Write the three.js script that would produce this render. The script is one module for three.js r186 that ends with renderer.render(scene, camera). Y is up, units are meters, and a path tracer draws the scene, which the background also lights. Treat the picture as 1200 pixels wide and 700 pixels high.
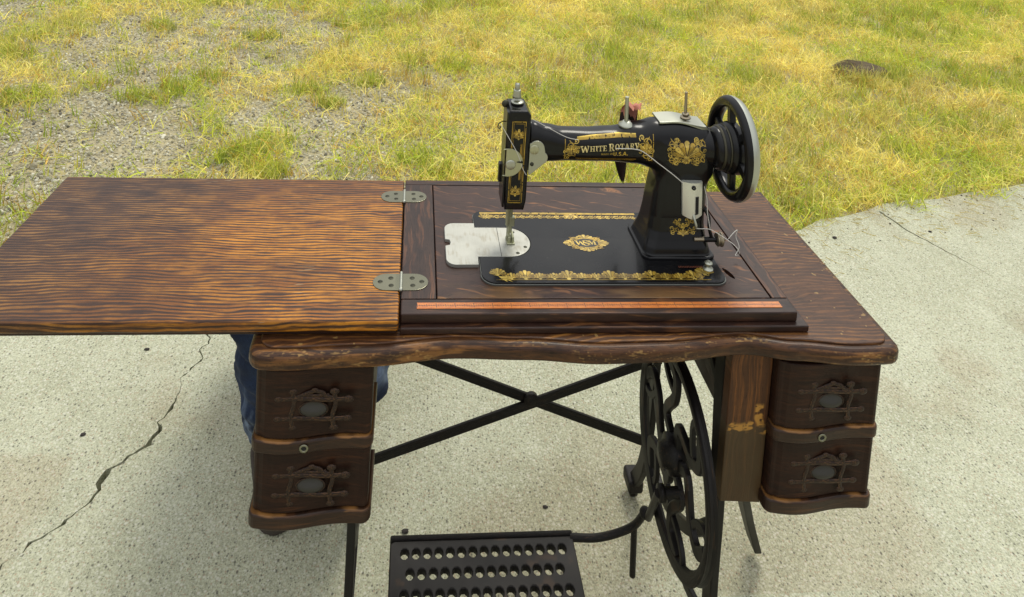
import * as THREE from 'three';
import { mergeGeometries, toCreasedNormals } from 'three/addons/utils/BufferGeometryUtils.js';
import { RoundedBoxGeometry } from 'three/addons/geometries/RoundedBoxGeometry.js';

// ---------------------------------------------------------------- camera, sky, sun, exposure
const scene = new THREE.Scene();
const camera = new THREE.PerspectiveCamera(89.75, 1024 / 597, 0.05, 400);
camera.position.set(0, 1.33, 1.1);
camera.rotation.set(-0.0864, -0.0902, 0.0576, 'YXZ');
{ // a shifted lens: the photograph is a low crop of a view whose verticals were kept upright
  const H = 1687.96, W = H * 1024 / 597;
  camera.setViewOffset(W, H, W / 2 - 563.97, 843.98 + 143.98, 1200, 700);
}
const renderer = new THREE.WebGLRenderer({ antialias: true });
renderer.toneMapping = THREE.LinearToneMapping;
renderer.toneMappingExposure = 1.12;
renderer.shadowMap.enabled = true;
renderer.setSize(1024, 597);

const SKY_LEVEL = 1.0, SUN_DIR = [0.3, 1.0, -0.66];
{
  const W = 256, H = 128, d = new Float32Array(W * H * 4);
  for (let j = 0; j < H; j++) for (let i = 0; i < W; i++) {
    const el = ((j + 0.5) / H - 0.5) * Math.PI, az = (i + 0.5) / W * Math.PI * 2;
    const s = Math.max(0, Math.sin(el));
    const cl = 0.5 + 0.5 * Math.sin(az * 3 + Math.sin(el * 7) * 1.3) * Math.cos(el * 5 + Math.sin(az * 2));
    const k = (0.42 + 0.85 * s + 0.12 * (cl - 0.5)) * SKY_LEVEL;
    const c = el > 0 ? [k * 0.98, k * 1.0, k * 1.02] : [0.25, 0.25, 0.18];
    d.set([c[0], c[1], c[2], 1], (j * W + i) * 4);
  }
  const t = new THREE.DataTexture(d, W, H, THREE.RGBAFormat, THREE.FloatType);
  t.mapping = THREE.EquirectangularReflectionMapping; t.magFilter = t.minFilter = THREE.LinearFilter; t.needsUpdate = true;
  scene.background = t; scene.environment = t;
}
const sun = new THREE.DirectionalLight(new THREE.Color().setRGB(1, 0.95, 0.83), 1.45);
sun.position.set(SUN_DIR[0] * 8, SUN_DIR[1] * 8, SUN_DIR[2] * 8); sun.castShadow = true; sun.shadow.radius = 38;
sun.shadow.mapSize.set(2048, 2048);
Object.assign(sun.shadow.camera, { left: -4, right: 6, top: 6, bottom: -6, near: 0.5, far: 25 });
scene.add(sun); scene.add(sun.target);

// ---------------------------------------------------------------- helpers
let seed = 12345;
const rnd = () => { seed = (seed * 1664525 + 1013904223) >>> 0; return seed / 4294967296; };
const rr = (a, b) => a + (b - a) * rnd();
const clamp = (v, a = 0, b = 1) => Math.min(b, Math.max(a, v));
const mix = (a, b, t) => a + (b - a) * t;
const sst = (a, b, v) => { const t = clamp((v - a) / (b - a)); return t * t * (3 - 2 * t); };
const mix3 = (a, b, t) => [mix(a[0], b[0], t), mix(a[1], b[1], t), mix(a[2], b[2], t)];
function hash(i, j) { let h = Math.imul(i, 374761393) ^ Math.imul(j, 668265263); h = Math.imul(h ^ (h >>> 13), 1274126177); return ((h ^ (h >>> 16)) >>> 0) / 4294967296; }
function n2(x, y) {
  const i = Math.floor(x), j = Math.floor(y); let u = x - i, v = y - j; u = u * u * (3 - 2 * u); v = v * v * (3 - 2 * v);
  return mix(mix(hash(i, j), hash(i + 1, j), u), mix(hash(i, j + 1), hash(i + 1, j + 1), u), v);
}
const fbm = (x, y, o = 4) => { let s = 0, a = 0.5, t = 0; for (let k = 0; k < o; k++) { s += a * n2(x, y); t += a; a *= 0.5; x = x * 2.03 + 17.1; y = y * 2.03 + 9.7; } return s / t; };
const enc = (v) => Math.round(255 * (v <= 0.0031308 ? v * 12.92 : 1.055 * Math.pow(clamp(v), 1 / 2.4) - 0.055));
function tex(W, H, fn, srgb = true) {   // fn(u, v) -> linear [r,g,b] or a number
  const d = new Uint8Array(W * H * 4);
  for (let j = 0; j < H; j++) for (let i = 0; i < W; i++) {
    const c = fn((i + 0.5) / W, (j + 0.5) / H), k = (j * W + i) * 4;
    if (typeof c === 'number') { d[k] = d[k + 1] = d[k + 2] = Math.round(255 * clamp(c)); } else { d[k] = enc(c[0]); d[k + 1] = enc(c[1]); d[k + 2] = enc(c[2]); }
    d[k + 3] = 255;
  }
  const t = new THREE.DataTexture(d, W, H, THREE.RGBAFormat, THREE.UnsignedByteType);
  t.wrapS = t.wrapT = THREE.RepeatWrapping; t.magFilter = THREE.LinearFilter; t.minFilter = THREE.LinearMipmapLinearFilter; t.generateMipmaps = true;
  if (srgb) t.colorSpace = THREE.SRGBColorSpace;
  t.needsUpdate = true; return t;
}
const rgb = (r, g, b) => new THREE.Color().setRGB(r, g, b);
const used = {};
function numbered(n) { const k = used[n] = (used[n] ?? -1) + 1; return k ? n + '_' + String(k).padStart(3, '0') : n; }
function finish(o) { o.castShadow = o.receiveShadow = true; return o; }
function tag(o, label, category, group, kind) {
  if (label) o.userData.label = label; if (category) o.userData.category = category; if (group) o.userData.group = group; if (kind) o.userData.kind = kind; return o;
}
function thing(name, label, category, pos = [0, 0, 0], group) {
  const o = new THREE.Group(); o.name = numbered(name); o.position.set(...pos); scene.add(o); return tag(o, label, category, group);
}
const flat = (gs) => { gs = [].concat(gs); if (gs.length === 1) return gs[0]; return mergeGeometries(gs.map((g) => { const q = g.index ? g.toNonIndexed() : g.clone(); for (const k of Object.keys(q.attributes)) if (!['position', 'normal', 'uv'].includes(k)) q.deleteAttribute(k); if (!q.attributes.uv) q.setAttribute('uv', new THREE.BufferAttribute(new Float32Array(q.attributes.position.count * 2), 2)); return q; })); };
function part(name, geos, mat, parent, label) {   // world-space geometry under a thing standing at the origin or a part of it
  const m = finish(new THREE.Mesh(flat(geos), mat)); m.name = numbered(name); (parent ?? scene).add(m); if (label) m.userData.label = label; return m;
}
const tr = (g, x, y, z) => g.translate(x, y, z);
function tri(geo, x0, z0, w, h) {  // uv by the way each face points, in metres over the sheet (w x h) that starts at x0, z0
  const g = geo.index ? geo.toNonIndexed() : geo; const p = g.attributes.position, uv = new Float32Array(p.count * 2);
  const a = new THREE.Vector3(), b = new THREE.Vector3(), c = new THREE.Vector3(), n = new THREE.Vector3();
  for (let i = 0; i < p.count; i += 3) {
    a.fromBufferAttribute(p, i); b.fromBufferAttribute(p, i + 1); c.fromBufferAttribute(p, i + 2);
    n.subVectors(b, a).cross(c.clone().sub(a)); const ax = Math.abs(n.x), ay = Math.abs(n.y), az = Math.abs(n.z);
    [a, b, c].forEach((q, k) => {
      let u, v; if (ay >= ax * 0.8 && ay >= az * 0.8) { u = (q.x - x0) / w; v = (q.z - z0) / h; } else if (az >= ax) { u = (q.x - x0) / w; v = (q.y) / h; } else { u = (q.z - z0) / w; v = (q.y) / h; }
      uv[(i + k) * 2] = u; uv[(i + k) * 2 + 1] = v;
    });
  }
  g.setAttribute('uv', new THREE.BufferAttribute(uv, 2)); return g;
}
const box = (x0, x1, y0, y1, z0, z1, r = 0.0015) => tr(new RoundedBoxGeometry(x1 - x0, y1 - y0, z1 - z0, 2, Math.min(r, (x1 - x0) / 2.01, (y1 - y0) / 2.01, (z1 - z0) / 2.01)), (x0 + x1) / 2, (y0 + y1) / 2, (z0 + z1) / 2);
function plan(pts, y0, y1, bev = 0.002, holes = [], seg = 3) {   // outline in x, z -> solid from y0 to y1 with rounded edges
  const s = new THREE.Shape(pts.map(([x, z]) => new THREE.Vector2(x, -z)));
  for (const h of holes) s.holes.push(new THREE.Path(h.map(([x, z]) => new THREE.Vector2(x, -z))));
  const g = new THREE.ExtrudeGeometry(s, { depth: y1 - y0 - 2 * bev, bevelEnabled: bev > 0, bevelThickness: bev, bevelSize: bev, bevelOffset: -bev, bevelSegments: seg, curveSegments: 12 });
  g.rotateX(-Math.PI / 2); g.translate(0, y0 + bev, 0); return g;
}
function face(pts, z0, z1, bev = 0.001, holes = [], seg = 2) {   // outline in x, y -> solid from z0 to z1
  const s = new THREE.Shape(pts.map(([x, y]) => new THREE.Vector2(x, y)));
  for (const h of holes) s.holes.push(new THREE.Path(h.map(([x, y]) => new THREE.Vector2(x, y))));
  const g = new THREE.ExtrudeGeometry(s, { depth: z1 - z0 - 2 * bev, bevelEnabled: bev > 0, bevelThickness: bev, bevelSize: bev, bevelOffset: -bev, bevelSegments: seg });
  g.translate(0, 0, z0 + bev); return g;
}
function side(pts, x0, x1, bev = 0.002, holes = []) {            // outline in z, y -> solid from x0 to x1
  const g = face(pts.map(([z, y]) => [-z, y]), x0, x1, bev, holes.map((h) => h.map(([z, y]) => [-z, y]))); g.rotateY(Math.PI / 2); return g;
}
function tube(pts, r, seg = 24, rad = 8) { return new THREE.TubeGeometry(new THREE.CatmullRomCurve3(pts.map((p) => new THREE.Vector3(...p))), seg, r, rad); }
function rod(a, b, r0, r1 = r0, n = 16) {
  const A = new THREE.Vector3(...a), B = new THREE.Vector3(...b), d = B.clone().sub(A); const g = new THREE.CylinderGeometry(r1, r0, d.length(), n);
  g.applyQuaternion(new THREE.Quaternion().setFromUnitVectors(new THREE.Vector3(0, 1, 0), d.normalize())); g.translate((A.x + B.x) / 2, (A.y + B.y) / 2, (A.z + B.z) / 2); return g;
}
function lathe(pts, axis, o, n = 40) { const g = new THREE.LatheGeometry(pts.map((p) => new THREE.Vector2(...p)), n); if (axis === 'x') g.rotateZ(-Math.PI / 2); if (axis === 'z') g.rotateX(Math.PI / 2); g.translate(...o); return g; }
// a ribbon of constant width along a smooth line in a plane: outline points
function ribbon(line, w, n = 28, taper = 1) {
  const c = new THREE.CatmullRomCurve3(line.map(([a, b]) => new THREE.Vector3(a, b, 0))); const L = [], R = [];
  for (let i = 0; i <= n; i++) { const t = i / n, p = c.getPoint(t), d = c.getTangent(t), k = w / 2 * mix(1, taper, t); L.push([p.x - d.y * k, p.y + d.x * k]); R.push([p.x + d.y * k, p.y - d.x * k]); }
  return L.concat(R.reverse());
}
const table = (ts) => (v) => { if (v <= ts[0][0]) return ts[0][1]; for (let i = 1; i < ts.length; i++) if (v <= ts[i][0]) { const t = (v - ts[i - 1][0]) / (ts[i][0] - ts[i - 1][0]); return mix(ts[i - 1][1], ts[i][1], t * t * (3 - 2 * t)); } return ts[ts.length - 1][1]; };
const linear = (ts) => (v) => { if (v <= ts[0][0]) return ts[0][1]; for (let i = 1; i < ts.length; i++) if (v <= ts[i][0]) return mix(ts[i - 1][1], ts[i][1], (v - ts[i - 1][0]) / (ts[i][0] - ts[i - 1][0])); return ts[ts.length - 1][1]; };
const smin = (a, b, k) => { const h = clamp(0.5 + 0.5 * (b - a) / k); return mix(b, a, h) - k * h * (1 - h); };
function cap(p, a, b, r0, r1) {
  const ax = p[0] - a[0], ay = p[1] - a[1], az = p[2] - a[2], bx = b[0] - a[0], by = b[1] - a[1], bz = b[2] - a[2];
  const h = clamp((ax * bx + ay * by + az * bz) / (bx * bx + by * by + bz * bz)); return Math.hypot(ax - bx * h, ay - by * h, az - bz * h) - mix(r0, r1, h);
}
function nets(f, lo, hi, cell) {   // one smooth skin round the field f < 0
  const n = lo.map((v, k) => Math.ceil((hi[k] - v) / cell) + 1), [nx, ny, nz] = n, F = new Float32Array(nx * ny * nz);
  for (let k = 0, q = 0; k < nz; k++) for (let j = 0; j < ny; j++) for (let i = 0; i < nx; i++, q++) F[q] = f(lo[0] + i * cell, lo[1] + j * cell, lo[2] + k * cell);
  const id = new Int32Array(nx * ny * nz).fill(-1), P = [], I = [], at = (i, j, k) => (k * ny + j) * nx + i;
  for (let k = 0; k < nz - 1; k++) for (let j = 0; j < ny - 1; j++) for (let i = 0; i < nx - 1; i++) {
    let s = 0, x = 0, y = 0, z = 0, mask = 0; const v = [];
    for (let c = 0; c < 8; c++) { const q = F[at(i + (c & 1), j + (c >> 1 & 1), k + (c >> 2))]; v.push(q); if (q < 0) mask |= 1 << c; }
    if (mask === 0 || mask === 255) continue;
    for (let a = 0; a < 8; a++) for (const d of [1, 2, 4]) if (!(a & d)) { const b = a | d; if ((v[a] < 0) !== (v[b] < 0)) { const t = v[a] / (v[a] - v[b]); x += (a & 1) + (d === 1 ? t : 0); y += (a >> 1 & 1) + (d === 2 ? t : 0); z += (a >> 2) + (d === 4 ? t : 0); s++; } }
    id[at(i, j, k)] = P.length / 3; P.push(lo[0] + (i + x / s) * cell, lo[1] + (j + y / s) * cell, lo[2] + (k + z / s) * cell);
  }
  const quad = (a, b, c, d, flip) => { if (a < 0 || b < 0 || c < 0 || d < 0) return; flip ? I.push(a, c, b, a, d, c) : I.push(a, b, c, a, c, d); };
  for (let k = 1; k < nz - 1; k++) for (let j = 1; j < ny - 1; j++) for (let i = 1; i < nx - 1; i++) {
    const q = F[at(i, j, k)] < 0;
    if (q !== F[at(i + 1, j, k)] < 0) quad(id[at(i, j - 1, k - 1)], id[at(i, j, k - 1)], id[at(i, j, k)], id[at(i, j - 1, k)], !q);
    if (q !== F[at(i, j + 1, k)] < 0) quad(id[at(i - 1, j, k - 1)], id[at(i - 1, j, k)], id[at(i, j, k)], id[at(i, j, k - 1)], !q);
    if (q !== F[at(i, j, k + 1)] < 0) quad(id[at(i - 1, j - 1, k)], id[at(i, j - 1, k)], id[at(i, j, k)], id[at(i - 1, j, k)], !q);
  }
  const g = new THREE.BufferGeometry(), N = new Float32Array(P.length), e = cell * 0.5;
  for (let i = 0; i < P.length; i += 3) { const [x, y, z] = [P[i], P[i + 1], P[i + 2]]; const v = new THREE.Vector3(f(x + e, y, z) - f(x - e, y, z), f(x, y + e, z) - f(x, y - e, z), f(x, y, z + e) - f(x, y, z - e)).normalize(); N.set([v.x, v.y, v.z], i); }
  g.setAttribute('position', new THREE.BufferAttribute(new Float32Array(P), 3)); g.setAttribute('normal', new THREE.BufferAttribute(N, 3));
  g.setAttribute('uv', new THREE.BufferAttribute(new Float32Array(P.length / 3 * 2), 2)); g.setIndex(I); return g;
}

// ---------------------------------------------------------------- wood
function woodSheet(W, H, w, h, fn, o = {}) {   // fn(x, z) in metres -> [r, g, b, relief]
  const keep = new Float32Array(W * H); let q = 0;
  const t = tex(W, H, (u, v) => { const c = fn(u * w, v * h); keep[q++] = c[3] ?? 0.5; return c; });
  q = 0; const b = tex(W, H, () => keep[q++], false);
  q = 0; const ro = tex(W, H, (u, v) => { const k = keep[q++]; return mix(o.rough1 ?? 0.5, o.rough0 ?? 0.3, k) + 0.25 * (fbm(u * w * 14, v * h * 14 + 3, 4) - 0.5); }, false);
  return new THREE.MeshPhysicalMaterial({ map: t, bumpMap: b, bumpScale: o.bump ?? 0.0002, roughnessMap: ro, roughness: 1, specularIntensity: o.spec ?? 0.45, clearcoat: o.coat ?? 0.12, clearcoatRoughness: o.coatRough ?? 0.28 });
}
const DARK = [0.022, 0.0095, 0.006], BROWN = [0.075, 0.031, 0.014], RUST = [0.19, 0.07, 0.02], ORANGE = [0.46, 0.185, 0.028], STRAW = [0.42, 0.27, 0.09];
function oak(x, z, p) {   // oak figure: streaks along x, bent by slow waves; p sets how broken and how bright
  const s = p.s ?? 0;
  const wv = (fbm(x * 5 + s, z * 9 + s, 3) - 0.5) * (p.wave ?? 0.035) + (fbm(x * 22 + s, z * 40, 3) - 0.5) * (p.ripple ?? 0.009);
  const g = (z + wv + x * (p.slope ?? 0)) * (p.f ?? 150);
  const a = n2(x * (p.l ?? 16) + s, g), b = n2(x * (p.l ?? 16) * 2.7 + 5 + s, g * 2.1);
  let m = a * 0.62 + b * 0.38; if (p.rib) m = mix(m, 0.5 + 0.5 * Math.sin(6.283 * ((z + wv * 0.8) * p.rib + 0.9 * n2(x * 7 + s, z * 30) + 0.45 * n2(x * 26 + s, z * 110))), p.ribw ?? 0.5);
  let k = sst(p.lo ?? 0.42, p.hi ?? 0.72, m);
  const fine = n2(x * 45 + s, (z + wv) * 1500), pore = n2(x * 90, (z + wv) * 2600 + 9);
  const big = fbm(x * 4 + s * 2, z * 6 + s, 3), mid = fbm(x * 30 + s, z * 60 + s, 3);
  k *= mix(1, sst(0.3, 0.6, big), p.patch ?? 0.5);
  let c = mix3(p.base ?? DARK, p.mid ?? BROWN, clamp(mid * 0.9 + fine * 0.3 - 0.1));
  c = mix3(c, mix3(p.hiA ?? RUST, p.hiB ?? ORANGE, sst(0.35, 0.65, big * (p.tone ?? 0.6) + mid * (1 - (p.tone ?? 0.6)))), k * (0.65 + 0.35 * fine));
  const d = pore > 0.78 ? 0.6 : 1;
  return [c[0] * d, c[1] * d, c[2] * d, clamp(0.35 + 0.45 * k + 0.2 * fine - (pore > 0.78 ? 0.25 : 0))];
}
const wear = (c, k, to = STRAW) => { const m = mix3(c, to, clamp(k)); return [m[0], m[1], m[2], c[3]]; };

// ---------------------------------------------------------------- the setting
const crackLine = [[-0.4400, -1.3], [-0.4525, -0.666], [-0.4546, -0.6216], [-0.4587, -0.5932], [-0.4527, -0.5656], [-0.4792, -0.5058], [-0.4773, -0.476], [-0.4769, -0.452], [-0.4849, -0.3842], [-0.4775, -0.3626], [-0.4927, -0.3279], [-0.5202, -0.3028], [-0.5452, -0.2749], [-0.5557, -0.2423], [-0.5532, -0.2075], [-0.5713, -0.1798], [-0.5977, -0.1567], [-0.625, -0.124], [-0.6663, -0.0714], [-0.71, 0.06], [-0.8, 0.5], [-0.75, 1.6], [-0.9, 3.2]];
const edgeZ = linear([[-30, -0.62], [-1.2, -0.74], [-0.2, -0.82], [0.6, -0.95], [1.37, -1.12], [1.69, -1.262], [1.91, -1.295], [2.145, -1.378], [2.47, -1.462], [4, -1.95], [30, -10]]);
const CON = 1.7;
const cracks = (x, z) => 0;
const speck = (x, z, f, r0, s) => {   // single grains: one jittered dot in some of the cells
  const X = x * f, Z = z * f, i = Math.floor(X), j = Math.floor(Z); let best = 0, id = 0;
  for (let a = -1; a <= 1; a++) for (let b = -1; b <= 1; b++) { const p = hash(i + a + s, j + b), q = hash(i + a, j + b + s * 3 + 7), w = hash(i + a + 91, j + b + s), dx = X - i - a - 0.15 - 0.7 * p, dz = Z - j - b - 0.15 - 0.7 * q, d = Math.hypot(dx, dz * (0.7 + 0.6 * p)) / (r0 * (0.4 + 0.9 * w)); if (1 - d > best) { best = 1 - d; id = w * 0.5 + p * 0.5; } }
  return [sst(0, 0.35, best), id];
};
const concreteTex = tex(2048, 2048, (u, v) => {
  const x = u * CON, z = v * CON, P = (f, o) => fbm(x * f + 3.7, z * f + 1.2, o);
  const big = P(2.2, 4), mid = P(14, 4), g = n2(x * 420, z * 420), g2 = n2(x * 230 + 50, z * 230), g3 = n2(x * 600, z * 600 + 77);
  let c = mix3([0.355, 0.36, 0.24], [0.495, 0.50, 0.36], clamp(0.5 + (big - 0.5) * 1.0 + (mid - 0.5) * 0.7));
  const s = (g - 0.5) * 0.34 + (g3 - 0.5) * 0.5 + 1; c = [c[0] * s, c[1] * s, c[2] * s];
  const [k1, i1] = speck(x, z, 260, 0.42, 3), [k2, i2] = speck(x, z, 120, 0.3, 11);
  c = mix3(c, i1 < 0.3 ? [0.13, 0.125, 0.09] : i1 < 0.42 ? [0.36, 0.25, 0.17] : i1 < 0.62 ? [0.58, 0.58, 0.46] : c, k1 * 0.7);
  c = mix3(c, i2 < 0.36 ? [0.09, 0.085, 0.065] : i2 > 0.72 ? [0.6, 0.59, 0.48] : c, k2 * 0.8);
  const st = fbm(x * 3.3 + 40, z * 3.3 + 20, 4); c = mix3(c, [c[0] * 0.86, c[1] * 0.80, c[2] * 0.76], sst(0.56, 0.7, st) * 0.8);
  return c;
});
const concreteBump = tex(1024, 1024, (u, v) => { const x = u * CON, z = v * CON; return clamp(0.5 + (n2(x * 420, z * 420) - 0.5) * 0.5 + (n2(x * 160, z * 160) - 0.5) * 0.4 + (fbm(x * 20, z * 20, 3) - 0.5) * 0.5); }, false);
const concrete = new THREE.MeshStandardMaterial({ map: concreteTex, bumpMap: concreteBump, bumpScale: 0.0016, roughness: 0.93 });
const soilTex = tex(1024, 1024, (u, v) => {
  const x = u * 2, z = v * 2; const b = fbm(x * 4, z * 4, 4), g = n2(x * 160, z * 160), h = n2(x * 70 + 7, z * 70);
  let c = mix3([0.27, 0.23, 0.14], [0.45, 0.40, 0.24], clamp(b * 1.2 - 0.1)); const s = 0.7 + 0.6 * g; c = [c[0] * s, c[1] * s, c[2] * s];
  if (h > 0.75) c = mix3(c, [0.42, 0.34, 0.13], 0.6); return c;
});
const soil = new THREE.MeshStandardMaterial({ map: soilTex, bumpMap: soilTex, bumpScale: 0.006, roughness: 1 });
{
  const g = new THREE.PlaneGeometry(240, 240, 1, 1); g.rotateX(-Math.PI / 2); g.translate(0, -0.035, 0);
  const uv = g.attributes.uv, p = g.attributes.position; for (let i = 0; i < uv.count; i++) uv.setXY(i, p.getX(i) / 2, p.getZ(i) / 2);
  tag(part('ground', g, soil), null, null, null, 'structure');
  // the concrete slab, broken along the long crack into two pieces, a thin joint running into the far one
  const L = [], R = []; const c = [];
  for (let i = 0; i < crackLine.length - 1; i++) { const a = crackLine[i], b = crackLine[i + 1], n = Math.max(2, Math.round(Math.hypot(b[0] - a[0], b[1] - a[1]) / 0.011)); for (let k = 0; k < n; k++) c.push([mix(a[0], b[0], k / n), mix(a[1], b[1], k / n)]); }
  c.forEach(([x, z]) => { const j = (n2(z * 70, 3) - 0.5) * 0.014 + (n2(z * 230, 8) - 0.5) * 0.006 + (hash(Math.round(z * 900), 5) - 0.5) * 0.003; const near = sst(-0.75, -0.2, z), w = (0.0005 + 0.0022 * n2(z * 60, 21) ** 2 + 0.007 * Math.max(0, n2(z * 30, 33) - 0.6)) * (0.6 + 1.0 * near); L.push([x + j - w, z + (n2(z * 150, 55) - 0.5) * 0.004]); R.push([x + j + w + (n2(z * 160, 91) > 0.68 ? 0.004 * hash(Math.round(z * 700), 9) : 0), z]); });
  const edgePts = (x0, x1) => { const o = []; for (let x = x0; x <= x1; x += 0.05) o.push([x, edgeZ(x) + (n2(x * 9, 4) - 0.5) * 0.05]); return o; };
  const le = edgePts(-12, -0.5).filter((p) => p[0] < -0.47), re = edgePts(-0.4, 14);
  const cut = (A) => A.filter((p) => p[1] > -0.8);
  const LL = cut(L), RR = cut(R);
  const left = [...le, ...LL, [-12, 3.2]], right = [...RR].reverse().concat(re, [[14, 3.2]]);
  const J = [[1.708, -1.235], [1.7264, -1.1284], [1.7698, -1.0212], [1.8053, -0.9531], [1.835, -0.86]], hole = [], back = [];
  for (let i = 0; i < 4; i++) for (let k = 0; k < 8; k++) { const t = k / 8, x = mix(J[i][0], J[i + 1][0], t), z = mix(J[i][1], J[i + 1][1], t), w = 0.0042 * (1 - (i + t) / 4.1) + 0.0006, j = (n2(z * 80, 60) - 0.5) * 0.008; hole.push([x + j - w, z]); back.push([x + j + w, z]); }
  const slab = (pts, holes) => { const g = plan(pts, -0.12, 0, 0, holes); const q = tri(g, 0, 0, CON, CON); return q; };
  tag(part('concrete_slab', slab(left), concrete), null, null, null, 'structure');
  tag(part('concrete_slab', slab(right, [hole.concat(back.reverse())]), concrete), null, null, null, 'structure');
}
// how grassy the strip behind the slab is (0 bare gravel, 1 full turf)
const grassy = (x, z) => {
  const e = fbm(x * 0.9 + 11, z * 0.9 + 5, 3), f = fbm(x * 3.1 + 2, z * 3.1 + 8, 3);
  const fieldSide = sst(-0.25, 0.35, x + (fbm(x * 2, z * 2, 2) - 0.5) * 0.7);
  const leftFar = sst(-2.05, -2.55, z - (f - 0.5) * 0.5) * (0.22 + 0.7 * sst(0.44, 0.58, e));
  return Math.max(fieldSide, leftFar, 0.05 + 0.45 * sst(0.53, 0.68, f * 0.6 + e * 0.4));
};
{
  const blade = (h, w, bend, lean) => {
    const n = 3, P = [], I = []; for (let i = 0; i <= n; i++) { const t = i / n, k = w * (1 - t * 0.92) / 2, y = h * (t - lean * t * t * 0.5), z = bend * t * t; P.push(-k, y, z, k, y, z + 0.0004); if (i) I.push(2 * i - 2, 2 * i - 1, 2 * i, 2 * i, 2 * i - 1, 2 * i + 1); }
    const g = new THREE.BufferGeometry(); g.setAttribute('position', new THREE.BufferAttribute(new Float32Array(P), 3)); g.setIndex(I); g.computeVertexNormals(); g.setAttribute('uv', new THREE.BufferAttribute(new Float32Array(P.length / 3 * 2), 2)); return g;
  };
  const clump = (list) => { const gs = list.map(([x, z, a, h, w, b, l]) => { const g = tr(blade(h, w, b, l).rotateY(a), x, 0, z), t = 0.42 + 0.95 * rnd() ** 0.8, y = rr(0.9, 1.1), n = g.attributes.position.count, c = new Float32Array(n * 3); for (let i = 0; i < n; i++) c.set([t * y, t, t / y], i * 3); g.setAttribute('color', new THREE.BufferAttribute(c, 3)); return g; }); return mergeGeometries(gs); };
  const mk = (n, h0, h1, w, spread, mat = 1) => { const l = []; for (let i = 0; i < n; i++) l.push([rr(-spread, spread), rr(-spread, spread), rr(0, 6.28), rr(h0, h1), w * rr(0.7, 1.3), rr(0.015, 0.06) * mat, rr(0, 0.9) * (mat > 1 ? 1.4 : 1)]); return clump(l); };
  const kinds = [mk(7, 0.03, 0.08, 0.0042, 0.03), mk(9, 0.03, 0.075, 0.0034, 0.05, 2.2), mk(6, 0.05, 0.115, 0.0046, 0.022)];
  const mat = new THREE.MeshPhysicalMaterial({ color: 0xffffff, vertexColors: true, roughness: 0.95, transmission: 0.35, thickness: 0, side: THREE.DoubleSide });
  const sets = [[], [], []]; const m4 = new THREE.Matrix4(), q = new THREE.Quaternion(), eu = new THREE.Euler();
  const put = (x, z, k, s, col, flatten = 1) => { { const w = k === 1 ? 1.15 : 0.6; eu.set(rr(-w, w), rr(0, 6.28), rr(-w, w)); } q.setFromEuler(eu); m4.compose(new THREE.Vector3(x, z > edgeZ(x) - 0.03 ? -0.004 : -0.034, z), q, new THREE.Vector3(s, s * flatten, s)); sets[k].push([m4.clone(), col]); };
  const colour = (x, z, green) => {
    const t = fbm(x * 1.7 + 30, z * 1.7 + 3, 3), f = fbm(x * 7 + 3, z * 7, 2), r = rnd();
    const gk = clamp(green - 0.06 + (t - 0.5) * 1.6 + (f - 0.5) * 1.0 + (r - 0.5) * 1.0);
    const straw = mix3([0.80, 0.66, 0.12], [0.95, 0.85, 0.30], rnd()), grn = mix3([0.30, 0.41, 0.03], [0.72, 0.74, 0.07], rnd()), och = [0.62, 0.40, 0.07];
    let c = mix3(straw, grn, sst(0.3, 0.75, gk)); if (r < 0.1) c = och; const b = rr(0.8, 1.15); return [c[0] * b, c[1] * b, c[2] * b];
  };
  for (let i = 0; i < 72000; i++) {
    const u = rnd(), z = -0.95 - 6.2 * u ** 1.25, x = rr(-3.2 - 0.35 * -z, 2.6 + 1.05 * -z); const over = z - edgeZ(x) - (fbm(x * 5, 2, 3) - 0.45) * 0.22; if (over > 0) continue;
    const m = grassy(x, z); if (rnd() > m) continue;
    const tall = fbm(x * 2.6 + 60, z * 2.6, 2); const g = tall > 0.56 ? 0.62 : 0.45;
    put(x, z, tall > 0.56 && rnd() < 0.5 ? 2 : rnd() < 0.4 ? 0 : 1, rr(0.75, 1.25) * (1 + 0.12 * Math.max(0, -z - 2.5)), colour(x, z, g), z > edgeZ(x) - 0.03 ? 0.75 : 1);
  }
  // scattered green tufts in the gravel and the turf
  const tufts = [[2.44, -2.66], [2.55, -2.58], [2.7, -2.6], [2.78, -2.7], [2.48, -2.61], [2.62, -2.6], [2.72, -2.63], [-0.62, -1.62], [-0.55, -1.72], [-0.5, -1.5], [-1.05, -2.3], [-0.95, -2.42], [-0.45, -2.3], [-0.35, -2.15], [-0.85, -3.1], [-2.0, -2.7], [0.15, -1.5], [0.05, -1.62]]; for (let i = 0; i < 46; i++) tufts.push([rr(-3, 6), rr(-5.6, -1.6)]);
  for (const [tx, tz] of tufts) { const n = 26 + Math.floor(rnd() * 26), sp = rr(0.04, 0.1); for (let i = 0; i < n; i++) { const a = rr(0, 6.28), d = sp * Math.sqrt(rnd()), x = tx + d * Math.cos(a) * 1.4, z = tz + d * Math.sin(a); if (z < edgeZ(x)) put(x, z, rnd() < 0.6 ? 2 : 0, rr(0.8, 1.2), colour(x, z, 0.95)); } }
  sets.forEach((s, k) => {
    const im = finish(new THREE.InstancedMesh(kinds[k], mat, s.length)); s.forEach(([m, c], i) => { im.setMatrixAt(i, m); im.setColorAt(i, rgb(...c)); });
    im.name = numbered('grass'); scene.add(im); tag(im, ['medium yellow green grass blades covering the ground behind the table', 'short straw coloured grass matted over the ground behind the table', 'tall green and golden grass tufts rising behind the table'][k], 'grass', null, 'stuff');
  });
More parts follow.
